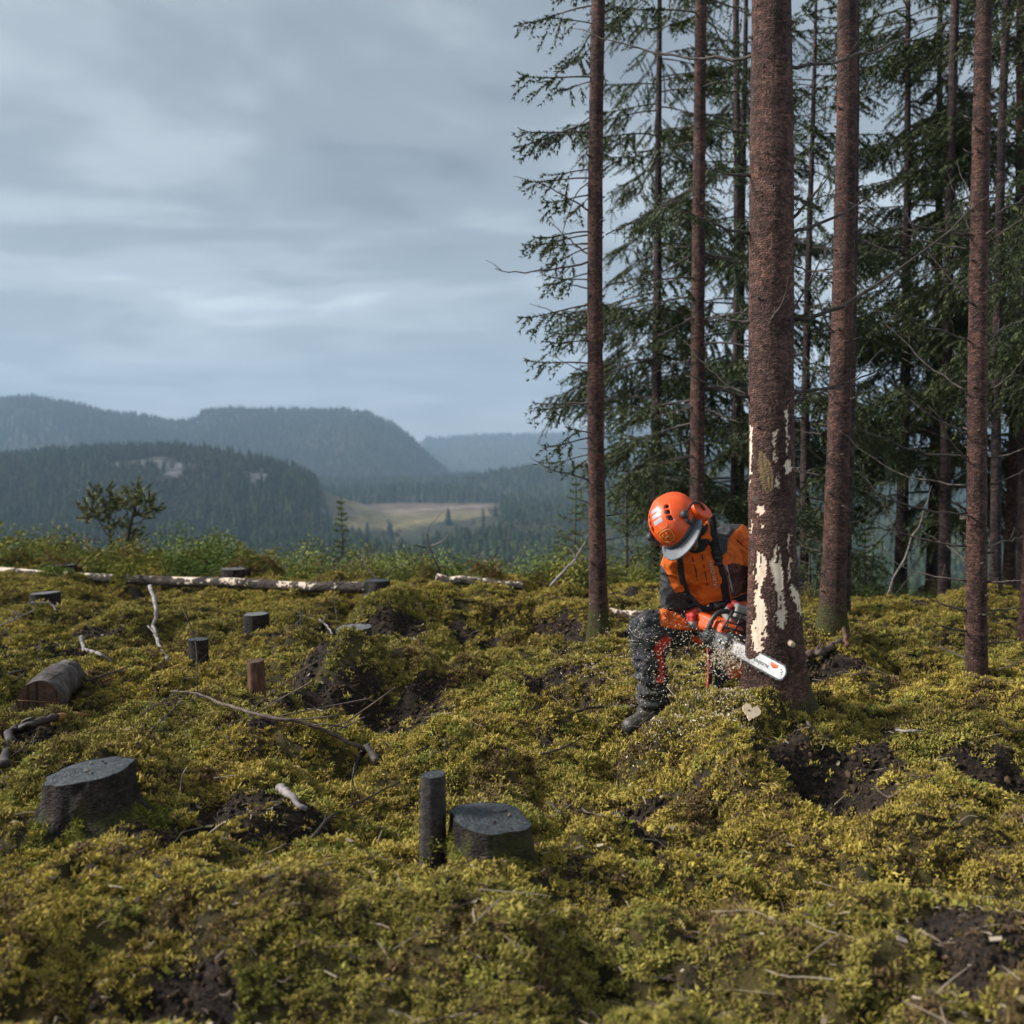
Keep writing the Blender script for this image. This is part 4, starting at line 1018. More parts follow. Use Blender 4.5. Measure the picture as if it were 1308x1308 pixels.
# ================================================================== stumps, logs, sticks, shrubs
STUMP_BARK = gmat('wet stump bark', [(0.012, 0.010, 0.010), (0.034, 0.026, 0.024), (0.075, 0.056, 0.048)], 38, .75, .35, .9, .008, 90, (1, 1, 1.6))
STUMP_MOSSY = bark_mat('mossy stump bark', (0.012, 0.010, 0.010), (0.030, 0.023, 0.021), (0.068, 0.050, 0.043), .62, .26)
RED_BARK = gmat('reddish peeled stump', [(0.035, 0.018, 0.013), (0.10, 0.045, 0.028), (0.17, 0.085, 0.05)], 40, .7, .3, .7, .006, 80, (1, 1, .25))
def cut_mat(name, a, bcol, c, rough=.42):
    """sawn end grain: rings, radial checks, blotches"""
    m, t, b = new_mat(name)
    tcn = N(t, 'ShaderNodeTexCoord'); v = tcn.outputs['Object']; se = N(t, 'ShaderNodeSeparateXYZ'); L(t, v, se.inputs[0])
    rr = math_node(t, 'SQRT', math_node(t, 'ADD', math_node(t, 'POWER', se.outputs[0], 2.0), math_node(t, 'POWER', se.outputs[1], 2.0)))
    th = math_node(t, 'ARCTAN2', se.outputs[1], se.outputs[0])
    f1 = noise(t, v, 22, 6, .75, 1.2); f2 = noise(t, v, 120, 4, .7); f3 = noise(t, v, 8, 3, .6)
    co = ramp(t, f1, [(0.32, a), (0.5, bcol), (0.68, c)])
    ring = math_node(t, 'SINE', math_node(t, 'ADD', math_node(t, 'MULTIPLY', rr, 420.0), math_node(t, 'MULTIPLY', f3, 22.0)))
    rg = N(t, 'ShaderNodeMapRange'); L(t, ring, rg.inputs[0]); rg.inputs[1].default_value = -1; rg.inputs[3].default_value = .66; rg.inputs[4].default_value = 1.2
    co = mix(t, 1.0, co, rg.outputs[0], 'MULTIPLY')
    cb = N(t, 'ShaderNodeCombineXYZ'); L(t, math_node(t, 'MULTIPLY', th, 7.0), cb.inputs[0]); L(t, math_node(t, 'MULTIPLY', rr, 9.0), cb.inputs[1])
    ck = noise(t, cb.outputs[0], 1.6, 4, .7, .3); crack = ramp(t, ck, [(0.565, 0.0), (0.60, 1.0)])
    co = mix(t, math_node(t, 'MULTIPLY', crack, .85), co, (0.008, 0.007, 0.007))
    co = mix(t, 1.0, co, ramp(t, f2, [(0.3, .6), (0.7, 1.35)]), 'MULTIPLY')
    L(t, co, b.inputs['Base Color'])
    ro = N(t, 'ShaderNodeMapRange'); L(t, f1, ro.inputs[0]); ro.inputs[3].default_value = rough - .10; ro.inputs[4].default_value = rough + .35; L(t, ro.outputs[0], b.inputs['Roughness'])
    b.inputs['Specular IOR Level'].default_value = .4
    set_bump(t, b, math_node(t, 'SUBTRACT', math_node(t, 'ADD', math_node(t, 'MULTIPLY', f2, .7), math_node(t, 'MULTIPLY', ring, .12)), crack), .8, .004)
    return m
CUT_GREY = cut_mat('weathered wet cut wood', (0.014, 0.016, 0.018), (0.042, 0.048, 0.052), (0.085, 0.088, 0.088))
CUT_PALE = cut_mat('weathered pale cut wood', (0.075, 0.075, 0.078), (0.15, 0.15, 0.15), (0.24, 0.235, 0.22), .55)
CUT_BROWN = cut_mat('dark brown cut wood', (0.045, 0.023, 0.016), (0.095, 0.046, 0.028), (0.145, 0.075, 0.043), .65)
def outline(seg, seed, lobes):
    r = np.random.default_rng(seed); th = np.linspace(0, 2 * math.pi, seg, endpoint=False)
    return th, 1 + lobes * fbm(np.cos(th) * 1.6 + 3, np.sin(th) * 1.6, seed * .7, seed, 3) + .5 * lobes * np.cos(2 * th + r.random() * 6)
def stump(px, py_top, Y, w_px, label, seed=0, lobes=.08, tilt=(0, 0), flare=.35, flare_h=.10, mat=None, cut=None, mossy=0, seg=44, rings=26, group=None, chips=0, lean=0.0, name='tree_stump', rough=.12):
    top = at(px, py_top, Y); gz_ = Hs(top[0], top[1]); base = np.array([top[0], top[1], gz_]); r0 = w_px / 2 * mpp(Y)
    t = thing(name, label, 'stump', base, group)
    th, o = outline(seg, seed, lobes); h = top[2] - gz_
    zz_ = np.linspace(-.14, h, rings); A, Z = np.meshgrid(th, zz_)
    k = 1 + flare * np.exp(-np.maximum(Z, -.05) / flare_h) * (1 + .5 * np.cos(A * 4 + seed))
    rr = r0 * o[None] * k * (1 + rough * fbm(np.cos(A) * 3, np.sin(A) * 3, Z * 9, seed + 3, 3))
    x = rr * np.cos(A); y = rr * np.sin(A)
    f = np.clip((Z) / max(h, .02), 0, 1) ** 2
    z = Z + f * (tilt[0] * x + tilt[1] * y)
    V = np.stack([base[0] + x + lean * np.clip(Z, 0, 9), base[1] + y, base[2] + z], -1)
    i = np.arange(rings - 1)[:, None] * seg; j = np.arange(seg)[None]; kk = (j + 1) % seg
    Q = np.stack([i + j, i + kk, i + seg + kk, i + seg + j], -1).reshape(-1, 4)
    obj('stump_side', (V.reshape(-1, 3), Q), mat or STUMP_BARK, t)
    # sawn face: concentric mesh with saw ridges, a slight lip of bark round it
    ring = V[-1]; c = ring.mean(0); n = 9; fr = np.linspace(0, 1, n + 1)[1:]
    P = c + (ring[None] - c) * fr[:, None, None] * .995
    P[..., 2] += .0018 * np.sin((P[..., 0] * .8 + P[..., 1] * .6) * 320) * (fr[:, None] < .98) - .003 * (fr[:, None] > .99) + .004 * fbm(P[..., 0] * 18, P[..., 1] * 18, 0, seed, 2)
    FV_ = np.concatenate([P.reshape(-1, 3), [c]]); i = np.arange(n - 1)[:, None] * seg
    Q = np.stack([i + j, i + seg + j, i + seg + kk, i + kk], -1).reshape(-1, 4)
    T = np.array([[n * seg, q, (q + 1) % seg] for q in range(seg)])
    obj('cut_face', (FV_, [Q, T]), cut or CUT_GREY, t)
    if mossy:
        r = np.random.default_rng(seed + 9); m = int(mossy)
        a = r.random(m) * 6.28; q = r.random(m) ** 1.8; zi = q * h * .85 - .02
        hh = fbm(np.cos(a) * 2, np.sin(a) * 2, zi * 6, seed + 5, 3); ok = hh + .25 > q * .9; a, zi = a[ok], zi[ok]; m = len(a)
        kf = 1 + flare * np.exp(-np.maximum(zi, -.05) / flare_h) * (1 + .5 * np.cos(a * 4 + seed)); ro = np.interp(a, th, o, period=6.2832) * r0 * kf
        P = np.stack([base[0] + ro * np.cos(a) + lean * zi, base[1] + ro * np.sin(a), base[2] + zi], 1); nn = np.stack([np.cos(a), np.sin(a), .6 + 0 * a], 1)
        cc = np.array([0.15, 0.15, 0.032]) * r.uniform(.6, 1.25, m)[:, None]
        EXTRA.append((P, nn, r.uniform(.45, .8, m), cc))
    r = np.random.default_rng(seed + 77)
    for q in range(chips):
        a = r.random() * 6.28; d = r0 * .75 * math.sqrt(r.random()); p = c + np.array([d * math.cos(a), d * math.sin(a), .004 + tilt[0] * d * math.cos(a) + tilt[1] * d * math.sin(a)]); e = r.random() * 3
        obj('bark_crumb', MB().box(p, (r.uniform(.012, .028), r.uniform(.003, .007), .0025), [[math.cos(e), -math.sin(e), 0], [math.sin(e), math.cos(e), 0], [0, 0, 1]]), CHIP_DARK if q % 3 else CHIP_PALE, t)
    return t
CHIP_DARK = gmat('dark bark crumb', [(0.02, 0.015, 0.012), (0.06, 0.045, 0.035)], 60, .8, .2, .3, .002)
CHIP_PALE = gmat('pale bark crumb', [(0.16, 0.11, 0.07), (0.3, 0.22, 0.15)], 60, .8, .2, .3, .002)
stump(113, 984, 3.54, 102, 'wide dark stump with slanting oval top in the bottom left corner', 3, .09, (.14, .05), 0.50, .07, STUMP_MOSSY, CUT_GREY, 1500, 64, 40, chips=5, rough=.12)
stump(627, 1044, 3.30, 98, 'broad stump with lumpy squarish top at the bottom edge', 8, .17, (-.04, .04), .12, .1, STUMP_MOSSY, CUT_GREY, 620, 60, 34, chips=5, rough=.10)
stump(553, 989, 3.35, 33, 'tall narrow post-like stump beside the broad squarish stump', 5, .07, (.04, .0), .10, .1, gmat('wet narrow stump bark', [(0.014, 0.011, 0.012), (0.036, 0.028, 0.028), (0.07, 0.055, 0.05)], 38, .7, .35, .9, .006, 90, (1, 1, 1.6)), CUT_GREY, 60, 30, 44, rough=.09)
stump(328, 844, 6.0, 21, 'thin reddish-brown stake stump with split side', 11, .12, (.1, .1), .08, .05, RED_BARK, CUT_BROWN, 0, 22, 20, lean=-.03)
stump(253, 816, 7.1, 26, 'small upright dark stump nearest the thin reddish stake', 12, .05, (0, .03), .12, .05, STUMP_MOSSY, CUT_GREY, 40, 26, 20)
stump(327, 784, 7.9, 31, 'upright mossy-sided stump behind the thin reddish stake', 13, .05, (.05, .03), .18, .06, STUMP_MOSSY, CUT_PALE, 60, 28, 20)
stump(58, 757, 9.3, 36, 'stump with roots at its foot below the left end of the long log', 14, .05, (.05, 0), .3, .05, STUMP_MOSSY, CUT_PALE, 40, 30, 18)
stump(452, 801, 7.05, 46, 'low grey-topped stump sunk between two moss mounds', 15, .07, (.02, .05), .1, .05, STUMP_BARK, CUT_PALE, 0, 32, 18)
stump(482, 741, 10.5, 34, 'stump at the right end of the long peeled log', 16, .08, (0, .0), .15, .05, STUMP_BARK, CUT_GREY, 20, 28, 16)
stump(301, 726, 11.2, 35, 'dark stump just behind the middle of the long log', 17, .06, (0, .02), .12, .05, STUMP_MOSSY, CUT_PALE, 10, 28, 16)
stump(78, 721, 12.0, 40, 'pale-topped stump among the shrubs at far left behind the log', 18, .06, (.02, .02), .12, .05, STUMP_BARK, CUT_PALE, 0, 28, 16)
stump(176, 768, 9.0, 11, 'short dark broken snag above the bent grey stick', 19, .3, (.4, .2), .3, .05, STUMP_BARK, CUT_BROWN, 0, 14, 12, lean=.1)

# ---- logs
def rest(p, r): p = np.array(p); p[2] = max(p[2], Hs(p[0], p[1]) + r); return p
def log_object(label, A, B, ra, rb, seed, mat, cut, sag=0.0, seg=30, n=40, wood_mask=None, name='log', lump=.06, cat='log'):
    A = np.asarray(A, float); B = np.asarray(B, float); t = np.linspace(0, 1, n); P = A + t[:, None] * (B - A)
    P[:, 2] -= sag * np.sin(t * math.pi)
    P += np.stack([0 * t, 0 * t, .012 * vn(t * 7, 0 * t, 0, seed)], 1)
    if n > 45: P[:, 2] += max(0.0, float((H(P[:, 0], P[:, 1]) + .75 * rb - P[:, 2]).max()))
    rad = ra + (rb - ra) * t; T, U, W = frames(P); th = np.linspace(0, 2 * math.pi, seg, endpoint=False)
    o = 1 + lump * fbm(np.cos(th)[None] * 2 + 0 * t[:, None], np.sin(th)[None] * 2 + 0 * t[:, None], t[:, None] * 8, seed, 3)
    mask = np.zeros(o.shape)
    if wood_mask is not None: mask = wood_mask(t[:, None] + 0 * th[None], th[None] + 0 * t[:, None])
    rr = rad[:, None] * o - mask * .004
    V = P[:, None] + rr[..., None] * (np.cos(th)[None, :, None] * U[:, None] + np.sin(th)[None, :, None] * W[:, None])
    b = (A + B) / 2; b[2] -= ra
    root = thing(name, label, cat, b)
    i = np.arange(n - 1)[:, None] * seg; j = np.arange(seg)[None]; k = (j + 1) % seg
    Q = np.stack([i + j, i + k, i + seg + k, i + seg + j], -1).reshape(-1, 4)
    ob = obj('bark', (V.reshape(-1, 3), Q), mat, root)
    if wood_mask is not None:
        for nm, a in (('wood', mask), ('old', 0 * mask), ('edge', 0 * mask), ('mossy', 0 * mask + .1)): fattr(ob.data, nm, a)
    for e in (0, -1):
        ring = V[e]; c = ring.mean(0); fr = np.array([.35, .7, 1.0]); R_ = c + (ring[None] - c) * fr[:, None, None] * .997 + T[e] * (-.001 if e == 0 else .001)
        VV = np.concatenate([R_.reshape(-1, 3), [c]]); ii = np.arange(2)[:, None] * seg
        q = np.stack([ii + j, ii + seg + j, ii + seg + k, ii + k], -1).reshape(-1, 4); tt = np.array([[3 * seg, w, (w + 1) % seg] for w in range(seg)])
        if e == 0: q = q[:, ::-1]; tt = tt[:, ::-1]
        obj('cut_face', (VV, [q, tt]), cut, root)
    return root, P, T
A = at(50, 892, 5.75); B = at(86, 867, 6.35)
A[2] = Hs(A[0], A[1]) + .095; B[2] = Hs(B[0], B[1]) + .10
lg, P_, T_ = log_object('short thick log round lying on the moss at the left edge', A, B, .122, .105, 21, gmat('cracked grey log bark', [(0.030, 0.025, 0.024), (0.085, 0.068, 0.062), (0.19, 0.16, 0.15)], 12, .8, .25, 1.0, .015, 40, (1, 1, 1)), CUT_BROWN, lump=.10)
sd = unit(np.cross(T_[0], [0, 0, 1.0]))
obj('saw_line', MB().tube([A - T_[0] * .003 - sd * .115 + [0, 0, .012], A - T_[0] * .004, A - T_[0] * .003 + sd * .112 + [0, 0, -.012]], .003, 6), gmat('orange wood splinter', [(0.14, 0.06, 0.025), (0.25, 0.12, 0.05)], 40, .6, .3, .3, .002), lg)
for q in range(3):
    a = .5 + q * .45; pts = [A + T_[0] * s_ + .124 * np.array([math.sin(a) * sd[0] * .8, math.sin(a) * sd[1] * .8, math.cos(a)]) * (1 - .12 * s_ / .7) for s_ in np.linspace(.04, .6, 7)]
    pts = np.array(pts) + np.random.default_rng(q).normal(size=(7, 3)) * .004
    obj('bark_crack', MB().tube(pts, [.001, .004, .005, .004, .005, .004, .001], 5), CHIP_DARK, lg)
pm = lambda s0, th0, sc_: (lambda t, th: ((fbm(t * sc_, np.cos(th - th0) * .9, np.sin(th - th0) * .9, s0, 4, .62) + .35 * np.cos(th - th0) + .10 * vn(t * sc_ * 9, np.cos(th) * 3, np.sin(th) * 3, s0 + 2)) > .36).astype(float))
PEELED = bark_mat('peeled log bark', (0.03, 0.022, 0.020), (0.085, 0.068, 0.055), (0.16, 0.14, 0.12), attr=True, sc=.6)
A = at(-60, 739, 11.9); B = at(468, 766, 10.1)
log_object('long thin felled log with half-peeled bark across the left of the clearing', A, B, .050, .060, 22, PEELED, CUT_PALE, .02, 26, 520, pm(5, .2, 34), lump=.05)
A = at(558, 768, 9.9); B = at(668, 779, 9.7)
log_object('dark log end with pale streak lying right of the round moss mound', A, B, .050, .042, 23, PEELED, CUT_PALE, 0, 24, 140, pm(6, 0, 18), lump=.05)
A = at(818, 790, 8.9); B = at(905, 793, 8.6); A[2] = Hs(A[0], A[1]) + .06; B[2] = Hs(B[0], B[1]) + .06
log_object('peeled pale log behind the worker\'s raised knee', at(778, 783, 9.0), at(880, 792, 8.6), .045, .045, 24, PEELED, CUT_PALE, 0, 24, 44, pm(9, 0, 14), lump=.05)

# ---- sticks lying on the moss
GREY_STICK = gmat('bleached grey stick', [(0.10, 0.085, 0.085), (0.23, 0.20, 0.19), (0.36, 0.32, 0.30)], 24, .75, .3, .6, .004, 70)
BROWN_STICK = gmat('brown stick', [(0.035, 0.024, 0.020), (0.10, 0.070, 0.055), (0.17, 0.125, 0.10)], 24, .75, .3, .6, .004, 70)
DARK_STICK = gmat('dark wet stick', [(0.015, 0.012, 0.011), (0.045, 0.034, 0.030), (0.09, 0.07, 0.06)], 24, .65, .35, .6, .004, 70)
ORANGE_WOOD = gmat('split orange wood', [(0.24, 0.11, 0.035), (0.42, 0.22, 0.075)], 30, .6, .3, .5, .003, 60, (1, 1, .3))
def ground_stick(label, pts, r0, r1, mat, seed=0, lift=0.0, twigs=0, name='stick', lifts=None, cat='stick', seg=8, n=None):
    P = []
    for i, (x, y) in enumerate(pts):
        p = on_ground(x, y); p[2] += r0 * .7 + .012 + lift + (lifts[i] if lifts else 0); P.append(p)
    n = n or max(10, 4 * len(P)); S = smooth_path(P, n); r = np.random.default_rng(seed)
    S[:, 2] = np.maximum(S[:, 2], H(S[:, 0], S[:, 1]) + r0 * .4)
    S[1:-1] += r.normal(size=(n - 2, 3)) * r0 * .35
    mb = MB().tube(S, np.linspace(r0, r1, n) * (1 + .12 * r.normal(size=n)), seg)
    b = S[0].copy()
    root = thing(name, label, cat, b)
    obj('stem', mb, mat, root)
    for q in range(twigs):
        j = int(r.uniform(.2, .95) * (n - 2)); d = unit(unit(S[j + 1] - S[j]) + r.normal(size=3) * .8 + [0, 0, .25]); l = np.linalg.norm(S[-1] - S[0]) * r.uniform(.08, .26)
        obj('side_twig', MB().tube(smooth_path([S[j], S[j] + d * l * .5 + r.normal(size=3) * l * .08, S[j] + d * l], 6), np.linspace(r0 * .5, r1 * .4, 6), 5), mat, root)
    return root, S
ground_stick('bent bleached stick rising in the middle left of the moss', [(214, 847), (203, 830), (197, 810), (200, 797), (192, 776)], .013, .018, GREY_STICK, 1, lifts=[0, .02, .06, .1, .16], twigs=2)
ground_stick('short curled bleached stick with knobbed end above the log round', [(144, 851), (125, 843), (108, 836), (104, 828)], .010, .014, GREY_STICK, 2, lifts=[0, .01, .02, .05], twigs=1)
sb, S_ = ground_stick('thick dark branch with split orange end at the left edge', [(-20, 1000), (5, 985), (12, 950), (40, 938), (75, 930)], .022, .020, DARK_STICK, 3, twigs=3, lift=.02)
obj('split_end', MB().tube(smooth_path([S_[-1], (S_[-1] + on_ground(115, 922)) / 2 + [0, 0, .02], on_ground(116, 920) + [0, 0, .03]], 8), [.021, .021, .02, .019, .017, .013, .008, .003], 8), ORANGE_WOOD, sb)
ground_stick('long thin branch arching across the moss to a dark stub', [(218, 893), (250, 902), (290, 920), (340, 932), (400, 950), (470, 978)], .006, .011, BROWN_STICK, 4, lifts=[.03, .06, .06, .05, .04, .04], twigs=9, n=30)
rt, S_ = ground_stick('dark broken root stub at the end of the long thin branch', [(445, 1003), (455, 990), (468, 975), (482, 985)], .010, .019, DARK_STICK, 5, lifts=[0, .02, .05, .02], twigs=3, name='root_stub', cat='root')
ground_stick('fine forked twig lying right of the slanting-topped stump', [(175, 965), (195, 945), (215, 925), (235, 908)], .006, .003, DARK_STICK, 6, lift=.03, twigs=7)
ground_stick('thin dark twig slanting on the moss right of the post-like stump', [(690, 976), (715, 968), (745, 950)], .007, .004, DARK_STICK, 7, lift=.02, twigs=2)
ground_stick('brown twig crossing the moss near the bottom edge below the worker', [(722, 1040), (745, 1047), (770, 1058)], .006, .004, BROWN_STICK, 8, lift=.02, twigs=1)
ground_stick('dark twig forking beside the brown bottom-edge twig', [(700, 1035), (715, 1052), (730, 1062), (795, 1050)], .005, .004, DARK_STICK, 9, lift=.02, twigs=4)
ground_stick('dark winding twig below the dark root stub', [(400, 1085), (425, 1055), (470, 1035), (510, 1013)], .006, .005, DARK_STICK, 10, lift=.02, twigs=5)
ground_stick('flat grey bark splinter on the moss at lower left', [(357, 1022), (372, 1030), (392, 1046)], .017, .010, GREY_STICK, 11, lift=.01, name='bark_splinter', cat='bark')
ground_stick('brown root lying under the mossy-footed spruce', [(1032, 846), (1055, 838), (1085, 822)], .030, .016, BROWN_STICK, 12, lift=.01, twigs=2, name='root_stub', cat='root')
ground_stick('red-brown splintered root upright below the mossy-footed spruce', [(1080, 832), (1078, 820), (1076, 808)], .018, .008, RED_BARK, 13, lifts=[0, .06, .14], name='root_stub', cat='root')
ground_stick('dark twig on the mound right of the felled tree', [(1078, 865), (1090, 873), (1108, 870)], .006, .004, DARK_STICK, 14, lift=.03, twigs=2)
ground_stick('pale birch twig on the moss right of centre bottom', [(1145, 942), (1160, 944), (1178, 943)], .007, .005, GREY_STICK, 15, lift=.015)
ground_stick('brown twig near the right edge pointing down', [(1278, 930), (1290, 942), (1315, 946)], .006, .004, BROWN_STICK, 16, lift=.02, twigs=2)
ground_stick('brown twig on the slope below the heart-shaped slice', [(1030, 935), (1038, 945), (1044, 952)], .006, .004, BROWN_STICK, 17, lift=.02)
ground_stick('thin twig beside the dark pit at lower right', [(1118, 1023), (1135, 1035), (1160, 1020)], .004, .003, BROWN_STICK, 18, lift=.03, twigs=2)
ground_stick('dark stick lying before the log round', [(0, 870), (30, 868), (20, 880)], .007, .005, DARK_STICK, 19, lift=.02, twigs=3)
ground_stick('dark branch at left edge below the rooted stump', [(0, 808), (20, 798), (45, 785)], .008, .005, GREY_STICK, 20, lift=.03, twigs=4)
ground_stick('dark stick slanting between log round and moss lump', [(108, 885), (135, 873), (165, 863)], .007, .005, DARK_STICK, 21, lift=.03, twigs=2)
ground_stick('pale stick beside the rooted stump\'s foot', [(40, 782), (65, 781), (72, 792)], .008, .006, GREY_STICK, 22, lift=.05, twigs=4)
ground_stick('dark twig tangle left of the sunken grey-topped stump', [(376, 790), (385, 800), (378, 810)], .010, .006, DARK_STICK, 23, lift=.04, twigs=5)
ground_stick('bleached twig lying against the mound by the sunken stump', [(408, 800), (418, 808), (425, 818)], .008, .006, GREY_STICK, 24, lift=.03, twigs=1)
ground_stick('long dark stick on the moss right of the split moss mound', [(735, 920), (770, 915), (812, 912)], .008, .006, DARK_STICK, 25, lift=.02, twigs=3)
ground_stick('thin twig rising beside the worker\'s front boot', [(800, 960), (812, 945), (835, 925)], .004, .003, DARK_STICK, 26, lift=.04, twigs=2)
ground_stick('twig bundle end above the slanting-topped stump', [(180, 930), (200, 918), (225, 900)], .005, .003, BROWN_STICK, 27, lift=.05, twigs=6)
ground_stick('upright dead twig on the crest of the moss mound in the middle', [(432, 806), (428, 790), (424, 776)], .005, .002, DARK_STICK, 28, lifts=[0, .1, .2], twigs=2)

# ---- heart-shaped slice of fresh wood
def heart_slice():
    c = on_ground(959, 921) ; c[2] += .035
    a = np.linspace(0, 2 * math.pi, 40, endpoint=False)
    hx = 16 * np.sin(a) ** 3; hy = 13 * np.cos(a) - 5 * np.cos(2 * a) - 2 * np.cos(3 * a) - np.cos(4 * a)
    r = np.random.default_rng(4); s = .0028; hx = hx * s; hy = hy * s * (1 + .06 * r.normal(size=40))
    nrm = unit(np.array([.08, -1.0, .55])); rt_ = unit(np.cross(nrm, [0, 0, 1])) * -1; up = np.cross(nrm, rt_); up = up if up[2] > 0 else -up
    ca, sa = math.cos(-.35), math.sin(-.35); X_ = hx * ca - hy * sa; Y_ = hx * sa + hy * ca
    F_ = c + X_[:, None] * rt_ + Y_[:, None] * up
    top = F_ + nrm * .011; n = 40
    V = np.concatenate([F_, top, [c + nrm * .011], [c]]); j = np.arange(n); k = (j + 1) % n
    root = thing('wood_slice', 'pale heart-shaped slice of fresh-cut wood lying on the moss below the felled tree', 'wood slice', c)
    o = obj('slice', (V, [np.stack([j, k, n + k, n + j], 1), np.concatenate([np.stack([n + j, n + k, 0 * j + 2 * n], 1), np.stack([k, j, 0 * j + 2 * n + 1], 1)])]), gmat('fresh sapwood', [(0.62, 0.43, 0.26), (0.74, 0.57, 0.38), (0.78, 0.64, 0.48)], 22, .6, .3, .2, .002), root, smooth=False)
    p = c + nrm * .0122 - rt_ * .012 + up * .006
    th = np.linspace(0, 6.28, 10)[:-1]; q = p + .006 * np.cos(th)[:, None] * rt_ + .005 * np.sin(th)[:, None] * up
    obj('knot', (np.concatenate([q, q - nrm * .004, [p]]), [np.array([[i, (i + 1) % 9, 18] for i in range(9)])]), gmat('knot', [(0.12, 0.06, 0.03), (0.25, 0.13, 0.06)], 50, .6, .3, 0), root)
heart_slice()

# ---- shrubs and saplings along the brow of the slope
LEAF_MATS = {}
def leaf_mat(key, cols):
    if key not in LEAF_MATS: LEAF_MATS[key] = needle_mat('leaves ' + key, *cols)
    return LEAF_MATS[key]
GREENS = {'green': ((0.060, 0.100, 0.028), (0.115, 0.170, 0.042), (0.20, 0.25, 0.065)), 'gold': ((0.12, 0.10, 0.025), (0.23, 0.18, 0.04), (0.34, 0.24, 0.06)), 'olive': ((0.06, 0.07, 0.022), (0.12, 0.125, 0.035), (0.20, 0.19, 0.06)), 'russet': ((0.06, 0.035, 0.02), (0.13, 0.085, 0.035), (0.20, 0.14, 0.05))}
def leaf_cloud(r, centre, rad, n, size):
    d = r.normal(size=(n, 3)); d /= np.linalg.norm(d, axis=1)[:, None]; p = np.asarray(centre) + d * np.asarray(rad) * (r.random(n) ** .45)[:, None]
    a = r.normal(size=(n, 3)); a /= np.linalg.norm(a, axis=1)[:, None]; b = np.cross(a, r.normal(size=(n, 3))); b /= np.linalg.norm(b, axis=1)[:, None]
    s = size * r.uniform(.5, 1.2, n)[:, None]
    return np.stack([p - a * s, p + b * s * .45, p + a * s, p - b * s * .45], 1)
def shrub(label, px, py_top, py_bot, Y, w_px, key, seed, n=5200, size=.013, stems=9, group=None, cat='shrub', name='shrub', clumps=14):
    r = np.random.default_rng(seed); b = at(px, py_bot, Y); b[2] = min(b[2], Hs(b[0], b[1]) + .02); top = at(px, py_top, Y)[2]; h = top - b[2]; w = w_px / 2 * mpp(Y)
    t = thing(name, label, cat, b, group); mb = MB(); A = []; W = []
    for i in range(clumps):
        a = r.random() * 6.28; q = math.sqrt(r.random()); e = b + np.array([w * q * math.cos(a), w * .7 * q * math.sin(a), h * r.uniform(.35, 1.0) * (1.05 - .45 * q * q)])
        m = (b + e) / 2 + r.normal(size=3) * h * .06
        if i < stems: mb.tube(smooth_path([b + r.normal(size=3) * [.04, .04, 0], m, e], 7), np.linspace(.007, .002, 7), 4)
        k = n // clumps; A.append(leaf_cloud(r, e - [0, 0, h * .1], (w * .36, w * .36, h * .22), k, size)); W.append(np.clip(r.normal(.45 + .15 * r.normal(), .2, k), 0, 1))
    A = np.concatenate(A); me = mesh_np('foliage', A.reshape(-1, 3) - b, np.arange(len(A) * 4).reshape(-1, 4), False); fattr(me, 'vary', np.repeat(np.concatenate(W), 4)); me.materials.append(leaf_mat(key, GREENS[key]))
    obj('foliage', me, None, t); obj('stems', mb, TWIG, t)
    return t
def sapling(label, px, py_top, py_bot, Y, w_px, seed, mat=None, tone=.5, dens=1.0, group=None):
    b = at(px, py_bot, Y); b[2] = min(b[2], Hs(b[0], b[1])); top = at(px, py_top, Y); h = top[2] - b[2]; w = w_px / 2 * mpp(Y)
    t = thing('spruce_sapling', label, 'sapling', b, group); V, Q, C, rad = trunk_arrays(b, [top[0], top[1], top[2]], .012 + .006 * h, .003, 7, 24, .2, .05, .01, seed, .1)
    obj('trunk', (V, Q), TWIG, t)
    fo = Foliage(seed); r = fo.r; z = b[2] + .06 * h
    while z < top[2] - .03:
        j = int(np.argmin(abs(C[:, 2] - z))); f = (z - b[2]) / h
        for k in range(5): live_branch(fo, C[j], r.random() * 6.28, max(.05, w * (1 - f) ** .8 * r.uniform(.7, 1.1)), .35, .15, 1.6 * dens, .028, tone, .08, .25)
        z += h * .065
    fo.spray([C[-8], C[-1]], .022, .012, tone)
    crown_objects(fo, t, mat=mat or NEEDLE_FRESH)
    return t
sapling('pointed young spruce standing by itself above the long log', 437, 635, 765, 13.2, 52, 801)
sapling('yellowish little conifer on the brow left of the slim trunk', 716, 700, 770, 13.5, 36, 802, NEEDLE_FRESH, .8)
sapling('bushy light-green young spruce left of the slim trunk', 735, 610, 775, 12.4, 110, 803, NEEDLE_FRESH, .55, .8)
sapling('light-green young spruce right of the slim trunk', 800, 560, 790, 12.8, 120, 804, NEEDLE_FRESH, .42, .7)
sapling('small spruce behind the worker\'s shoulder', 845, 640, 790, 11.6, 90, 805, NEEDLE_FRESH, .4, .8)
sapling('low spruce sapling between the felled and the mossy-footed trunks', 1035, 650, 790, 10.6, 80, 806, NEEDLE, .6, .8)
sapling('feathery young spruce right of the mossy-footed trunk', 1105, 660, 795, 11.2, 90, 807, NEEDLE_FRESH, .3, .7)
shrub('golden-leaved shrub behind the dark stump at the log', 322, 695, 760, 12.8, 70, 'gold', 811)
shrub('rounded green shrub left of the golden-leaved shrub', 283, 702, 755, 13.2, 44, 'green', 812, 3600)
shrub('feathery green shrub at the left edge', 12, 662, 755, 13.8, 90, 'green', 813, 6400)
shrub('leafy green shrub below the two little pines', 175, 712, 760, 13.0, 120, 'olive', 814, 5200)
shrub('grey-green bush right of the pointed young spruce', 475, 700, 765, 14.0, 90, 'green', 815, 6000)
shrub('dark green bush by the dead upturned branches', 575, 728, 775, 12.6, 60, 'green', 816, 4000)
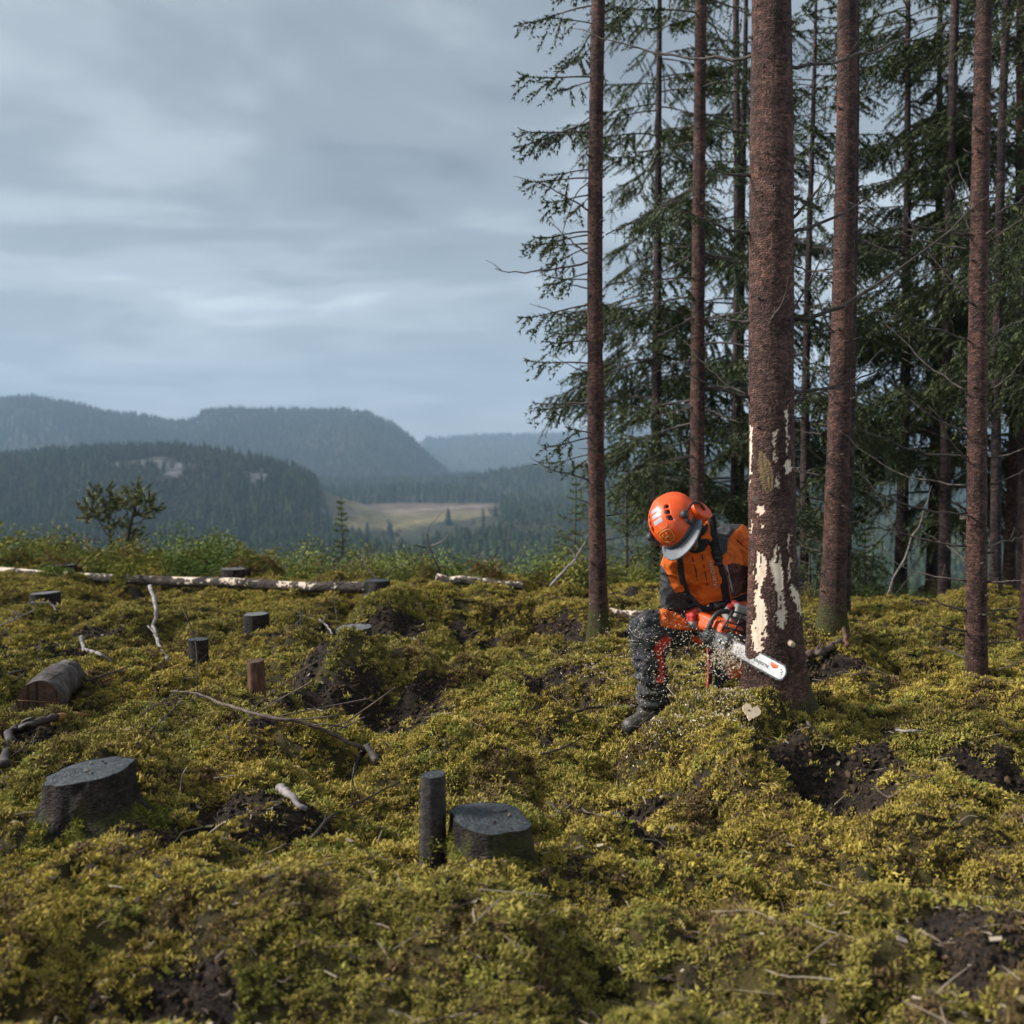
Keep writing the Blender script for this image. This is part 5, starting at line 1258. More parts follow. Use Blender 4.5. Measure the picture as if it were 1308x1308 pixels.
shrub('russet and green heath clump left of the yellowish conifer', 650, 735, 782, 12.2, 100, 'russet', 817, 5200)
shrub('olive bush at the foot of the light-green young spruces', 695, 715, 780, 12.8, 70, 'olive', 818, 4400)
shrub('mossy green bush between felled tree and mossy-footed trunk', 1032, 752, 812, 8.2, 42, 'gold', 819, 4200, .009)
shrub('green bush behind the stump at the log end', 512, 735, 775, 12.3, 60, 'olive', 820, 3600)
shrub('low green shrub behind the left end of the log', 60, 690, 750, 13.0, 100, 'green', 821, 5200)
def little_pine(label, pts, Y, r0, blobs, seed):
    b = at(pts[0][0], pts[0][1], Y); t = thing('pine_sapling', label, 'sapling', b); r = np.random.default_rng(seed)
    S = smooth_path([at(x, y, Y) for x, y in pts], 12); mb = MB().tube(S, np.linspace(r0, r0 * .35, 12), 6)
    fo = Foliage(seed)
    for (x, y, s) in blobs:
        c = at(x, y, Y + .15 * r.normal()); j = int(np.argmin(np.linalg.norm(S - c - [0, 0, -.12], axis=1))); j = max(1, j - 1)
        mb.tube(smooth_path([S[j], (S[j] + c) / 2 + [0, 0, -.04], c], 6), np.linspace(r0 * .4, .004, 6), 4)
        for q in range(8):
            d = unit(r.normal(size=3) + [0, 0, .35]); p = c + d * s * mpp(Y) * r.random(); fo.spray([p, p + d * .07, p + d * .12 + [0, 0, .03]], .05, .014, .55)
    obj('trunk', mb, DARK_STICK, t)
    V, T, W = fo.arrays(); me = mesh_np('crown', V - b, T, False); fattr(me, 'vary', W); me.materials.append(leaf_mat('olive', GREENS['olive'])); obj('crown', me, None, t)
little_pine('left one of the two crooked little pines on the brow', [(144, 735), (141, 700), (139, 670), (132, 645), (130, 635)], 12.9, .028, [(122, 640, 10), (132, 632, 9), (118, 655, 10), (145, 645, 10), (150, 650, 8), (126, 663, 9), (150, 668, 8), (113, 660, 7), (140, 655, 8)], 831)
little_pine('right one of the two crooked little pines on the brow', [(158, 735), (161, 700), (168, 665), (174, 640), (175, 632)], 12.7, .030, [(165, 635, 9), (176, 630, 8), (190, 645, 10), (195, 652, 7), (160, 640, 7), (185, 660, 9), (170, 680, 6), (183, 640, 8)], 832)
def dead_shrub(label, sets, Y, seed, r0=.014):
    b = at(sets[0][0][0], sets[0][0][1], Y); t = thing('dead_shrub', label, 'dead shrub', b)
    for i, p in enumerate(sets): px_branch(t, p, Y, Y + .15 * math.sin(i * 1.7), r0 * (1 if i < 2 else .6), 5, seed + i, mat=GREY_STICK if i % 2 == 0 else DARK_STICK, tw=.3)
dead_shrub('twisted dead branches sticking up beyond the round moss mound', [[(541, 760), (518, 732), (506, 702), (511, 685), (526, 671)], [(564, 765), (561, 732), (550, 702), (545, 688), (548, 675), (565, 653)], [(550, 698), (568, 688), (578, 671)], [(545, 700), (524, 695)]], 11.5, 841)
dead_shrub('short dead twigs rising from the stump at the log end', [[(484, 742), (467, 722), (465, 710)], [(486, 742), (500, 728), (512, 722)]], 10.6, 851, .008)
dead_shrub('bare leaning branch left of the slim trunk', [[(703, 749), (736, 712), (751, 683)], [(736, 712), (728, 700)]], 9.6, 861, .016)
dead_shrub('bare thin stems leaning in the gap left of the dark shaded trunk', [[(1121, 782), (1150, 722), (1175, 665), (1190, 620)], [(1126, 782), (1155, 745), (1172, 718)]], 9.9, 871, .013)
dead_shrub('leafless grey twigs above the golden-leaved shrub', [[(300, 745), (295, 700), (288, 675)], [(302, 740), (308, 700), (318, 682)]], 12.6, 881, .006)
dead_shrub('bare brown twigs right of the dark stump behind the log', [[(372, 760), (368, 735), (360, 715)], [(372, 760), (380, 735), (392, 720)], [(374, 755), (405, 735), (412, 722)]], 12.2, 886, .008)

# undergrowth: low heath and felled spruce twigs along the brow, nobody could count it
def undergrowth():
    r = np.random.default_rng(44); src = []; um = tint_mat('undergrowth', .85, .2)
    for i in range(3):
        A = leaf_cloud(r, (0, 0, .45), (.45, .45, .5), 420, .036); V = A.reshape(-1, 3); s = source('aheath_%d' % i, V, np.arange(len(V)).reshape(-1, 4), um, False); fattr(s.data, 'vary', np.repeat(r.random(len(A)), 4)); src.append(s)
    for i in range(3):
        fo = Foliage(900 + i); live_branch(fo, (0, 0, .1), 0, 1.0, .75, .55, 1.0, .05, .5, .1, .35, stem=False); V, T, W = fo.arrays(); s = source('bspray_%d' % i, V, T, um, False); fattr(s.data, 'vary', W); src.append(s)
    n = 900; y = r.uniform(11.3, 16.5, n); x = r.uniform(-.58, .5, n) * y; px = 654 + FPX * x / y
    keep = (y > crest(x, y) - .6) | (r.random(n) < .12); keep &= ~((px > 1000) & (r.random(n) < .5)); x, y, px = x[keep], y[keep], px[keep]; n = len(x)
    left = 1 - sstep(120, 420, px); z = H(x, y) - .02
    pick = np.where(r.random(n) < .55 + .40 * left, r.integers(3, 6, n), r.integers(0, 3, n))
    s = 1.3 * r.uniform(.22, .5, n) * (1 + .30 * left) * (1 + .35 * sstep(13, 16, y)); rot = np.stack([.2 * r.normal(size=n), .2 * r.normal(size=n), 6.28 * r.random(n)], 1)
    t = r.random(n); c = lerp((0.090, 0.140, 0.036), (0.185, 0.175, 0.042), t); c = np.where((r.random(n) < .16)[:, None], lerp((0.11, 0.07, 0.03), (0.17, 0.12, 0.04), t), c)
    scatter('undergrowth', np.stack([x, y, z], 1), pick, rot, np.repeat(s[:, None], 3, 1), c, src, 'low heath and spruce twigs along the brow of the slope', 'undergrowth')
undergrowth()
shrub('bright green bush in the gap left of the dark shaded trunk', 1150, 742, 790, 11.0, 120, 'green', 822, 5200)
shrub('leafy green bush behind the mossy-footed trunk', 1098, 735, 792, 11.4, 80, 'green', 823, 4200)
shrub('dim olive bush behind the bristly trunk', 1225, 735, 792, 11.2, 110, 'olive', 824, 5200)
shrub('green bush low between the right-edge trunks', 1292, 730, 795, 11.0, 90, 'green', 825, 4200)
# crumbly peat in the bare hollows
def clods():
    r = np.random.default_rng(45); cm = tint_mat('peat crumbs', .95, .15); src = []
    for i in range(4):
        bm = bmesh.new(); bmesh.ops.create_icosphere(bm, subdivisions=1, radius=1); V = np.array([v.co[:] for v in bm.verts]); F = np.array([[v.index for v in f.verts] for f in bm.faces]); bm.free()
        V = V * (1 + .5 * vn(V[:, 0] * 1.7 + i * 9, V[:, 1] * 1.7, V[:, 2] * 1.7, i))[:, None]; s = source('peat_%d' % i, V, F, cm, False); fattr(s.data, 'vary', r.random(len(V))); src.append(s)
    n = 110000; y = 1.8 + 8.5 * r.random(n) ** 1.15; x = r.uniform(-1, 1, n) * (.56 * y + .3); s = soil_mask(x, y); keep = r.random(n) < s * .75; x, y = x[keep], y[keep]; n = len(x)
    sz = .0025 + .010 * r.random(n) ** 4 + .0010 * y; rot = 6.28 * r.random((n, 3)); z = H(x, y) + .002
    c = lerp((0.014, 0.011, 0.009), (0.070, 0.046, 0.030), r.random(n) ** 2)
    scatter('peat_crumbs', np.stack([x, y, z], 1), r.integers(0, 4, n), rot, np.stack([sz * r.uniform(.8, 1.6, n), sz, sz * r.uniform(.6, 1.2, n)], 1), c, src, 'dark crumbly peat in the bare hollows', 'soil')
    print('peat', n)
clods()
moss()
# ================================================================== the forest worker
def cloth_mat(name, rough=.8, bscale=900, spec=.25, dust=0.0, bd=.0012):
    m, t, b = new_mat(name)
    a = N(t, 'ShaderNodeAttribute'); a.attribute_name = 'tint'; tcn = N(t, 'ShaderNodeTexCoord'); v = tcn.outputs['Object']
    f1 = noise(t, v, 18, 5, .65, .4); f2 = noise(t, v, bscale * .35, 3, .7)
    c = mix(t, 1.0, a.outputs['Color'], ramp(t, f1, [(.32, .62), (.5, 1.0), (.7, 1.2)]), 'MULTIPLY')
    if dust:
        fd = noise(t, v, 70, 5, .75); c = mix(t, ramp(t, fd, [(.55, 0.0), (.68, dust)]), c, (.42, .36, .27))
    L(t, c, b.inputs['Base Color']); b.inputs['Roughness'].default_value = rough; b.inputs['Specular IOR Level'].default_value = spec
    set_bump(t, b, math_node(t, 'ADD', f2, math_node(t, 'MULTIPLY', f1, 1.5)), .6, bd)
    return m
CLOTH = cloth_mat('work cloth', dust=.25); TROUSER = cloth_mat('work trousers cloth', dust=.75); LEATHER = cloth_mat('glove leather', .6, 500, .35, .3); BOOT = cloth_mat('boot leather', .55, 400, .4, .9)
ORANGE = np.array([0.60, 0.112, 0.009]); BLACK = np.array([0.020, 0.022, 0.026]); CHAR = np.array([0.035, 0.036, 0.040]); RED = np.array([0.46, 0.035, 0.022]); UNDERARM_SHADE = np.array([0.07, 0.018, 0.014]); HIVIS = np.array([0.72, 0.13, 0.015]); GREY = np.array([.23, .23, .24])
def plain(name, col, rough=.5, spec=.4, bump=.15, bs=200, metal=0.0, var=.12, coat=0.0):
    c = np.asarray(col); return gmat(name, [tuple(c * (1 - var)), tuple(c), tuple(np.minimum(1, c * (1 + var)))], 30, rough, spec, bump, .0012, bs, metal=metal, coat=coat)
BLACK_PL = plain('black plastic', (.022, .023, .026), .45); DGREY_PL = plain('dark grey plastic', (.055, .058, .063), .5); GREY_PL = plain('grey plastic', (.13, .14, .155), .5)
ORANGE_PL = plain('orange plastic', (.72, .085, .012), .38, .45, .06, 60, coat=.15); SAW_ORANGE = plain('saw orange', (.62, .085, .014), .42, .45, .2, 60, var=.2)
STRAP = plain('black webbing', (.022, .023, .026), .8, .2, .6, 500); REFLECT = plain('reflective tape', (.36, .37, .40), .4, .5, .3, 300); GOLD = plain('gold print', (.50, .30, .07), .5); WHITE_INK = plain('pale print', (.55, .52, .46), .7)
STEEL = plain('saw bar steel', (.37, .37, .37), .42, .5, .25, 120, metal=.35, var=.18); CHAINM = plain('saw chain', (.045, .045, .048), .4, .5, .4, 400, metal=.6)
def paint(o, V, default, zones):
    px, py = proj(V); c = np.repeat(np.asarray(default, float)[None], len(V), 0)
    jx = px + .5 * fbm(V[:, 0] * 40, V[:, 1] * 40, V[:, 2] * 40, 3, 2)
    for poly, col in zones:
        c[in_poly(jx, py, poly)] = col
    cattr(o.data, 'tint', c)
PDY = .23
J = {k: at(v[0], v[1], v[2] + PDY) for k, v in dict(hip=(921, 800, 5.42), rhip=(899, 797, 5.37), lhip=(945, 800, 5.46), rknee=(828, 806, 5.08), rank=(834, 903, 5.10), lknee=(934, 872, 5.16), lank=(936, 905, 5.60), waist=(917, 779, 5.36),
     belly=(908, 755, 5.27), chest=(903, 722, 5.20), neck=(892, 693, 5.13), rsh=(866, 712, 5.11), rel=(862, 766, 5.21), lsh=(938, 692, 5.28), lel=(984, 744, 5.31)).items()}
J['rwr'] = sw(-.375, .01, .115); J['lwr'] = sw(-.17, .16, .165)
person = thing('person', 'worker in orange helmet and orange-black jacket, kneeling to saw the tree', 'person', np.array([J['hip'][0] - .2, 5.4, Hs(J['hip'][0] - .2, 5.4)]))
def wr(P, s=1.0, seed=0, fx=(9, 9, 16)):
    n = vn(P[..., 0] * fx[0], P[..., 1] * fx[1], P[..., 2] * fx[2], seed) ; n2 = vn(P[..., 0] * 23 + n, P[..., 1] * 23, P[..., 2] * 30 + n * 1.5, seed + 4)
    return s * (.0065 * (1 - 2 * np.abs(n)) + .0035 * (1 - 2 * np.abs(n2)))
def f_jacket(P):
    c = lambda a, b, ra, rb: sd_cone(P, J[a], J[b], ra, rb)
    d = smin(c('waist', 'belly', .150, .145), c('belly', 'chest', .145, .150), .05)
    lat = unit(J['lsh'] - J['rsh'])
    for s in (-1, 1): d = smin(d, sd_cone(P, J['waist'] + s * lat * .055, J['chest'] + s * lat * .075, .115, .115), .05)
    d = smin(d, sd_cone(P, J['rsh'] + lat * .03, J['lsh'] - lat * .03, .080, .088), .05)
    d = smin(d, sd_cone(P, J['chest'] + [0, .03, .02], J['neck'] + [0, .03, 0], .12, .085), .05)
    d = smin(d, sd_cone(P, J['rsh'], J['rel'], .078, .066), .03); d = smin(d, sd_cone(P, J['rel'], J['rwr'], .066, .047), .03)
    d = smin(d, sd_cone(P, J['lsh'], J['lel'], .088, .072), .03); d = smin(d, sd_cone(P, J['lel'], J['lwr'], .070, .048), .03)
    # stand-up collar
    up = unit(np.array([-.45, -.45, .75])); q = P - (J['neck'] + up * .035); ax = q @ up; rad_ = np.linalg.norm(q - ax[..., None] * up, axis=-1)
    col = np.maximum(np.abs(rad_ - .080) - .012, np.abs(ax) - .045); d = smin(d, col, .015)
    return d - wr(P, 2.0, 1)
lo = np.min([J[k] for k in ('waist', 'neck', 'rsh', 'rel', 'lsh', 'lel', 'rwr', 'lwr')], 0) - .19; hi = np.max([J[k] for k in ('waist', 'neck', 'rsh', 'rel', 'lsh', 'lel', 'rwr', 'lwr')], 0) + .19
V, F = sdf_mesh(f_jacket, lo, hi, .0062)
jk = obj('jacket', (V, F), CLOTH, person)
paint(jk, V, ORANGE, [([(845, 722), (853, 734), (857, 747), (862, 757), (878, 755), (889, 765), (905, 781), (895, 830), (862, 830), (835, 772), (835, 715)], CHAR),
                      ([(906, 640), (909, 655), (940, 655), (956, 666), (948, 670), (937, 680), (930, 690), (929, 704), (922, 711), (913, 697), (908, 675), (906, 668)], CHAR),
                      ([(926, 723), (935, 719), (958, 724), (1030, 720), (1030, 800), (937, 800), (935, 765), (929, 739)], UNDERARM_SHADE), ([(958, 640), (1030, 640), (1030, 720), (958, 724)], ORANGE * .9)])  # underarm shadow painted dark red, carried on over the dark lower left sleeve
# trousers
J['rin'] = J['rank'] + [0, 0, .03]
def f_trous(P):
    c = lambda a, b, ra, rb: sd_cone(P, J[a], J[b], ra, rb)
    d = smin(sd_ell(P, J['hip'], (.165, .135, .12)), c('rhip', 'rknee', .108, .092), .05)
    d = smin(d, sd_cone(P, J['hip'], J['waist'] + [0, 0, -.01], .135, .132), .04)
    d = smin(d, c('rknee', 'rank', .088, .074), .035); d = smin(d, c('lhip', 'lknee', .105, .088), .05); d = smin(d, c('lknee', 'lank', .085, .075), .035)
    d = smax(d, -(P[..., 2] - (J['rank'][2] - .035)) * 1.0, .01) if False else d
    cut = np.where(P[..., 0] < J['rknee'][0] + .12, (J['rank'][2] - .02) - P[..., 2], -1.0)
    d = smax(d, cut, .012)
    t = np.clip((J['rknee'][2] - P[..., 2]) / .4, 0, 1) * (P[..., 0] < J['rknee'][0] + .12)
    fold = .009 * np.sin(P[..., 2] * 95 + 2.5 * vn(P[..., 0] * 12, P[..., 1] * 12, P[..., 2] * 6, 9)) * sstep(.45, .75, t)
    return d - wr(P, 1.9, 5) - fold
ks = ('hip', 'rhip', 'lhip', 'rknee', 'rank', 'lknee', 'lank', 'waist'); lo = np.min([J[k] for k in ks], 0) - .17; hi = np.max([J[k] for k in ks], 0) + .17
V, F = sdf_mesh(f_trous, lo, hi, .0066)
tr = obj('trousers', (V, F), TROUSER, person)
paint(tr, V, BLACK * 1.25, [([(843, 778), (862, 770), (868, 787), (893, 800), (890, 806), (873, 805), (844, 800)], HIVIS), ([(838, 822), (850, 812), (860, 816), (850, 828), (846, 836), (850, 860), (849, 872), (838, 872), (843, 850), (836, 830)], RED),
                          ([(924, 838), (936, 840), (958, 856), (950, 880), (937, 880), (927, 857)], HIVIS)])
# boots
def boot(ank, toe, heel, lo_pad=.12):
    sole = min(toe[2], heel[2])
    def f(P):
        d = smin(sd_cone(P, ank + [0, 0, .07], ank, .062, .060), sd_cone(P, ank + [0, 0, -.02], heel + [0, 0, .035], .056, .046), .03)
        d = smin(d, sd_cone(P, ank + (toe - ank) * .3 + [0, 0, -.005], toe + [0, 0, .036], .055, .042), .03)
        d = smin(d, sd_cone(P, heel + [0, 0, .03], toe + [0, 0, .03], .042, .046), .02)
        ax = unit((toe - heel) * [1, 1, 0]); sl = sole + (toe[2] - heel[2]) * 0
        d = smax(d, (heel[2] + ((P - heel) @ ax) / np.linalg.norm((toe - heel)[:2]) * (toe[2] - heel[2])) - .005 - P[..., 2], .006)
        return d - .002 * np.sin(P[..., 2] * 260) * (P[..., 2] > sole + .07)
    a = np.minimum(np.minimum(toe, heel), ank) - .08; b = np.maximum(np.maximum(toe, heel), ank + [0, 0, .07]) + .08
    return sdf_mesh(f, a, b, .0058)
def on_terrain(p, dz): return np.array([p[0], p[1], Hs(p[0], p[1]) + dz])
toe = on_terrain(at(806, 939, 5.22), .045); heel = on_terrain(at(846, 931, 5.38), .04)
J['rank'][2] = max(J['rank'][2], heel[2] + .10)
V, F = boot(J['rank'] + [0, 0, -.03], toe, heel)
bo = obj('boot', (V, F), BOOT, person); c_ = np.where((V[:, 2] > heel[2] + .105)[:, None], RED * .55, np.array([.060, .052, .046])); c_ = np.where((V[:, 2] < heel[2] + .03)[:, None], np.array([.02, .02, .021]), c_); cattr(bo.data, 'tint', c_)
ax_ = unit((toe - heel) * [1, 1, 0]); sd_ = np.cross(ax_, [0, 0, 1.0])
for q in range(4):
    p = heel + (toe - heel) * (.42 + .09 * q) + [0, 0, .108 - .014 * q]; obj('lace', MB().tube(smooth_path([p - sd_ * .03 - [0, 0, .012], p + [0, 0, .006], p + sd_ * .03 - [0, 0, .012]], 7), .0028, 5), plain('boot lace %d' % q, (.25, .05, .035), .8), bo)
toe2 = on_terrain(J['lank'] + [.06, .14, 0], .02); heel2 = toe2 + [-.05, -.20, .12]
V, F = boot(heel2 + [0, 0, .05], toe2, heel2)
b2 = obj('boot', (V, F), BOOT, person); cattr(b2.data, 'tint', np.repeat([[.05, .045, .04]], len(V), 0))
# head (one skin surface) under the helmet
HC = at(862, 667, 4.98 + PDY)
em_ = unit([-.5, -.8, -.34]); st_ = unit([-.79, -.45, .42]); HT = unit(st_ - em_ * (st_ @ em_)); HF = unit(em_ * .866 - HT * .5); HL = unit(np.cross(HT * .866 + em_ * .5, HF)); HU = np.cross(HF, HL)
if HL[0] < 0: HL = -HL
HMt = np.stack([HF, HL, HU], 1); hd = lambda f, l, u: HC + HMt @ np.array([f, l, u])
def f_head(P):
    q = (P - HC) @ HMt
    d = sd_ell(q, (0, 0, -.015), (.098, .078, .105)); d = smin(d, sd_ell(q, (.035, 0, -.09), (.062, .058, .070)), .03)          # skull, jaw
    d = smin(d, sd_cone(q, (.094, 0, -.038), (.118, 0, -.072), .010, .014), .012)                                                  # nose
    d = smin(d, sd_cone(q, (.086, -.038, -.030), (.086, .038, -.030), .014, .014), .012)                                           # brow
    for s in (-1, 1):
        d = smax(d, -sd_ell(q, (.096, s * .032, -.047), (.014, .016, .010)), .008); d = smin(d, sd_ell(q, (.082, s * .032, -.047), (.013, .013, .012)), .003)
        d = smin(d, sd_ell(q, (.070, s * .045, -.075), (.025, .022, .022)), .02); d = smin(d, sd_ell(q, (-.005, s * .082, -.06), (.022, .010, .032)), .006)
    d = smin(d, sd_cone(q, (.092, -.022, -.103), (.092, .022, -.103), .0075, .0075), .005); d = smin(d, sd_cone(q, (.088, -.018, -.116), (.088, .018, -.116), .008, .008), .006)
    d = smin(d, sd_ell(q, (.080, 0, -.140), (.024, .026, .02)), .015)
    nk = (J['neck'] + [0, .01, 0] - HC) @ HMt
    return smin(d, sd_cone(q, (-.03, 0, -.09), nk, .058, .062), .03)
V, F = sdf_mesh(f_head, np.minimum(HC, J['neck']) - .17, np.maximum(HC, J['neck']) + .17, .0042)
q_ = (V - HC) @ HMt
SKIN = cloth_mat('skin', .5, 300, .4, 0, .0006)
hdo = obj('head', (V, F), SKIN, person); sc_ = np.repeat([[.30, .165, .115]], len(V), 0)
beard = (q_[:, 0] > .01) & (q_[:, 2] < -.088 - .04 * (np.abs(q_[:, 1]) < .018) * 0) & ~((np.abs(q_[:, 1]) < .024) & (q_[:, 2] > -.12) & (q_[:, 2] < -.098)); sc_[beard] = (.10, .055, .038)
lips = (q_[:, 0] > .088) & (np.abs(q_[:, 1]) < .024) & (q_[:, 2] > -.121) & (q_[:, 2] < -.097); sc_[lips] = (.30, .11, .09); hair = (q_[:, 0] < .0) & (q_[:, 2] > -.10) & (q_[:, 2] < .2); sc_[hair] = (.035, .022, .015); cattr(hdo.data, 'tint', sc_)
for s in (-1, 1):
    Ve = np.array([hd(.0955, s * .032 + .007 * math.cos(a), -.047 + .0045 * math.sin(a)) for a in np.linspace(0, 6.28, 9)[:-1]]); obj('eye', (np.concatenate([Ve, [hd(.097, s * .032, -.047)]]), np.array([[i, (i + 1) % 8, 8] for i in range(8)])), plain('eye', (.05, .04, .035), .2), hdo)
# helmet
def f_shell(P):
    q = (P - HC) @ HMt
    o = sd_ell(q, (0, 0, 0), (.150, .122, .140)); o = smin(o, sd_cone(q, (.105, 0, .060), (-.05, 0, .112), .024, .028), .03); o = smin(o, sd_ell(q, (-.03, 0, .02), (.135, .128, .11)), .03)
    i = sd_ell(q, (0, 0, -.004), (.143, .115, .133)); d = smax(o, -i, .003)
    rim = -.018 - .20 * np.maximum(0, -q[..., 0]) + .10 * np.maximum(0, q[..., 0]) * 0
    d = smax(d, rim - q[..., 2], .004)
    for s in (-1, 1):                        # recessed side and vent slots
        for (f_, u_) in ((.045, .105), (.012, .115), (.075, .088)): d = smax(d, -sd_box(q, (f_, s * .062, u_ + .006), (.011, .010, .020), None, .003), .003)
    return d
helmet = obj('helmet', sdf_mesh(f_shell, HC - .19, HC + .19, .0040), ORANGE_PL, person)
def f_inner(P):
    q = (P - HC) @ HMt; return smax(sd_ell(q, (0, 0, -.002), (.140, .112, .130)), -.012 - .2 * np.maximum(0, -q[..., 0]) - q[..., 2], .004)
obj('helmet_liner', sdf_mesh(f_inner, HC - .17, HC + .17, .0075), BLACK_PL, helmet)
def f_peak(P):
    q = (P - HC) @ HMt; r_ = np.hypot(q[..., 0] / 1.0, q[..., 1] / .86); ang = np.abs(np.arctan2(q[..., 1], q[..., 0]))
    out = .150 + .062 * np.clip(np.cos(ang * .95), 0, 1); zc = -.030 - .30 * np.maximum(0, r_ - .14) - .02 * (ang / 1.5) ** 2
    d = np.maximum(np.abs(q[..., 2] - zc) - .0045, r_ - out); d = np.maximum(d, .128 - r_); return smax(d, (ang - 1.45) * .12, .006)
obj('peak', sdf_mesh(f_peak, HC - .23, HC + .23, .0045), GREY_PL, helmet)
def f_band(P):
    q = (P - HC) @ HMt; d = np.abs(sd_ell(q, (0, 0, -.002), (.151, .124, .140))) - .004; return np.maximum(d, np.abs(q[..., 2] + .020 + .2 * np.maximum(0, -q[..., 0])) - .013)
obj('helmet_rim', sdf_mesh(f_band, HC - .18, HC + .18, .0046), DGREY_PL, helmet)
def shell_pt(f, l, u):
    """where the ray from the helmet centre leaves the shell"""
    d = HMt @ unit([f, l, u]); a, b = .05, .22
    for _ in range(22):
        m = (a + b) / 2; q = (HC + d * m - HC) @ HMt
        o = float(smin(smin(sd_ell(q, (0, 0, 0), (.150, .122, .140)), sd_cone(q, (.105, 0, .060), (-.05, 0, .112), .024, .028), .03), sd_ell(q, (-.03, 0, .02), (.135, .128, .11)), .03))
        if o < 0: a = m
        else: b = m
    return HC + d * (a + .0012)
def shell_patch(el, hw, eh, n=7, az=0.0, skew=0.0):
    """patch of the shell round elevation el (deg) on the centre line"""
    V = []
    for i in range(n):
        for j in range(n):
            e = R(el + eh * (i / (n - 1) - .5) * 2); l = hw * (j / (n - 1) - .5) * 2 + skew * (i / (n - 1) - .5) + az
            V.append(shell_pt(math.cos(e), l, math.sin(e)))
    return np.array(V), grid_faces(n, n)
for e_ in (57, 71, 85): obj('reflective_sticker', shell_patch(e_, .20, 4.8), REFLECT, helmet)
for s in (-1, 1):
    for e_ in (56, 68, 80): obj('vent_slot', shell_patch(e_, .055, 2.0, 4, s * .42), BLACK_PL, helmet)
# crowned H emblem
def emb(u, v): return shell_pt(math.cos(R(23 + v * 1.7)), u * 1.8, math.sin(R(23 + v * 1.7)))
def line(pts, n=8): return np.array([emb(*p) for p in smooth_path([(a, b, 0) for a, b in pts], n)[:, :2]])
mb = MB()
for path in ([(-.13, 5), (-.14, -2), (-.10, -7), (0, -9), (.10, -7), (.14, -2), (.13, 5), (0, 6.5), (-.13, 5)], [(-.048, 3.5), (-.048, -6)], [(.048, 3.5), (.048, -6)], [(-.048, -1.2), (.048, -1.2)], [(-.14, 8), (-.16, 12)], [(0, 9), (0, 12)], [(.14, 8), (.16, 12)], [(-.14, 8), (0, 9), (.14, 8)]):
    mb.tube(line(path, 16 if len(path) > 4 else 5), .0019, 4)
obj('emblem', mb, GOLD, helmet)
# ear muffs with their arms, chin strap
for s in (1, -1):
    c = hd(-.012, s * .128, -.045); ax = HMt @ unit([0, s, .12])
    def f_cup(P, c=c, ax=ax):
        q = P - c; a = q @ ax; e = q - a[..., None] * ax; f = (e @ HF) / .042; u = (e @ HU) / .054; return np.maximum((np.sqrt(f * f + u * u) - 1) * .042, np.abs(a) - .028) * .9 - .005
    muff = obj('ear_muff', sdf_mesh(f_cup, c - .085, c + .085, .0045), ORANGE_PL, helmet)
    obj('cushion', MB().tube([c - ax * .022 + .041 * math.cos(a) * HF + .053 * math.sin(a) * HU for a in np.linspace(0, 6.283, 20)], .012, 8, False), BLACK_PL, muff)
    obj('muff_arm', MB().tube(smooth_path([hd(.06, s * .122, .050), hd(.03, s * .142, .045), hd(-.01, s * .160, .030), hd(-.03, s * .168, -.01), hd(-.012, s * .166, -.05)], 14), .0065, 8, flat=1.0), BLACK_PL, muff)
    obj('arm_pivot', MB().tube([hd(.062, s * .110, .052), hd(.060, s * .136, .054)], .020, 14), DGREY_PL, muff)
    obj('chin_strap', MB().tube(smooth_path([hd(.035, s * .118, -.02), hd(.045, s * .098, -.07), hd(.055, s * .060, -.125), hd(.058, 0, -.168)], 14), .0065, 6, flat=.45), STRAP, helmet)
    obj('strap_guard', MB().tube(smooth_path([hd(.072, s * .112, -.02), hd(.075, s * .112, .02), hd(.05, s * .124, .035)], 8), [.010, .017, .018, .018, .016, .014, .012, .010], 8, flat=.6), DGREY_PL, helmet)
# neck scarf under the chin
def f_scarf(P):
    q = P - (J['neck'] * .55 + hd(.01, 0, -.12) * .45); up = unit(HC - J['neck']); a = q @ up; r_ = np.linalg.norm(q - a[..., None] * up, axis=-1)
    return np.sqrt(np.maximum(0, np.abs(r_ - .060)) ** 2 + (a * .55) ** 2) - .021 - wr(P, .8, 12)
obj('neck_scarf', sdf_mesh(f_scarf, J['neck'] - .17, J['neck'] + .17, .0062), STRAP, person)
# harness, belt, zips, print: laid on the jacket along the sight of the photo pixel, then pressed to its surface
def on_surf(fn, px, py, y0=4.8, y1=5.95, lift=.003):
    d = ray(px, py); ts = np.arange(y0, y1, .004) / d[1]; P = np.array([0, 0, CAMZ]) + ts[:, None] * d; v = fn(P); i = int(np.argmax(v < 0)) if (v < 0).any() else len(ts) // 2
    return P[i] - unit(d) * lift
def strip(fn, pts, w, th=.004, n=22, lift=.004):
    S = smooth_path([(a, b, 0) for a, b in pts], n)[:, :2]; P = np.array([on_surf(fn, a, b, lift=lift) for a, b in S])
    for _ in range(2): P[1:-1] = (P[:-2] + P[1:-1] * 2 + P[2:]) / 4
    T = np.gradient(P, axis=0); V = []
    for p, t in zip(P, T):
        nrm = unit(-(p - np.array([0, 0, CAMZ]))); s = unit(np.cross(unit(t), nrm))
        for a, b in ((-w, -th), (w, -th), (w, th), (-w, th)): V.append(p + s * a + nrm * b)
    n = len(P); i = np.arange(n - 1)[:, None] * 4; j = np.arange(4)[None]; k = (j + 1) % 4
    Q = np.stack([i + j, i + k, i + 4 + k, i + 4 + j], -1).reshape(-1, 4)
    return np.array(V), np.concatenate([Q, [[3, 2, 1, 0], [4 * n - 4, 4 * n - 3, 4 * n - 2, 4 * n - 1]]])
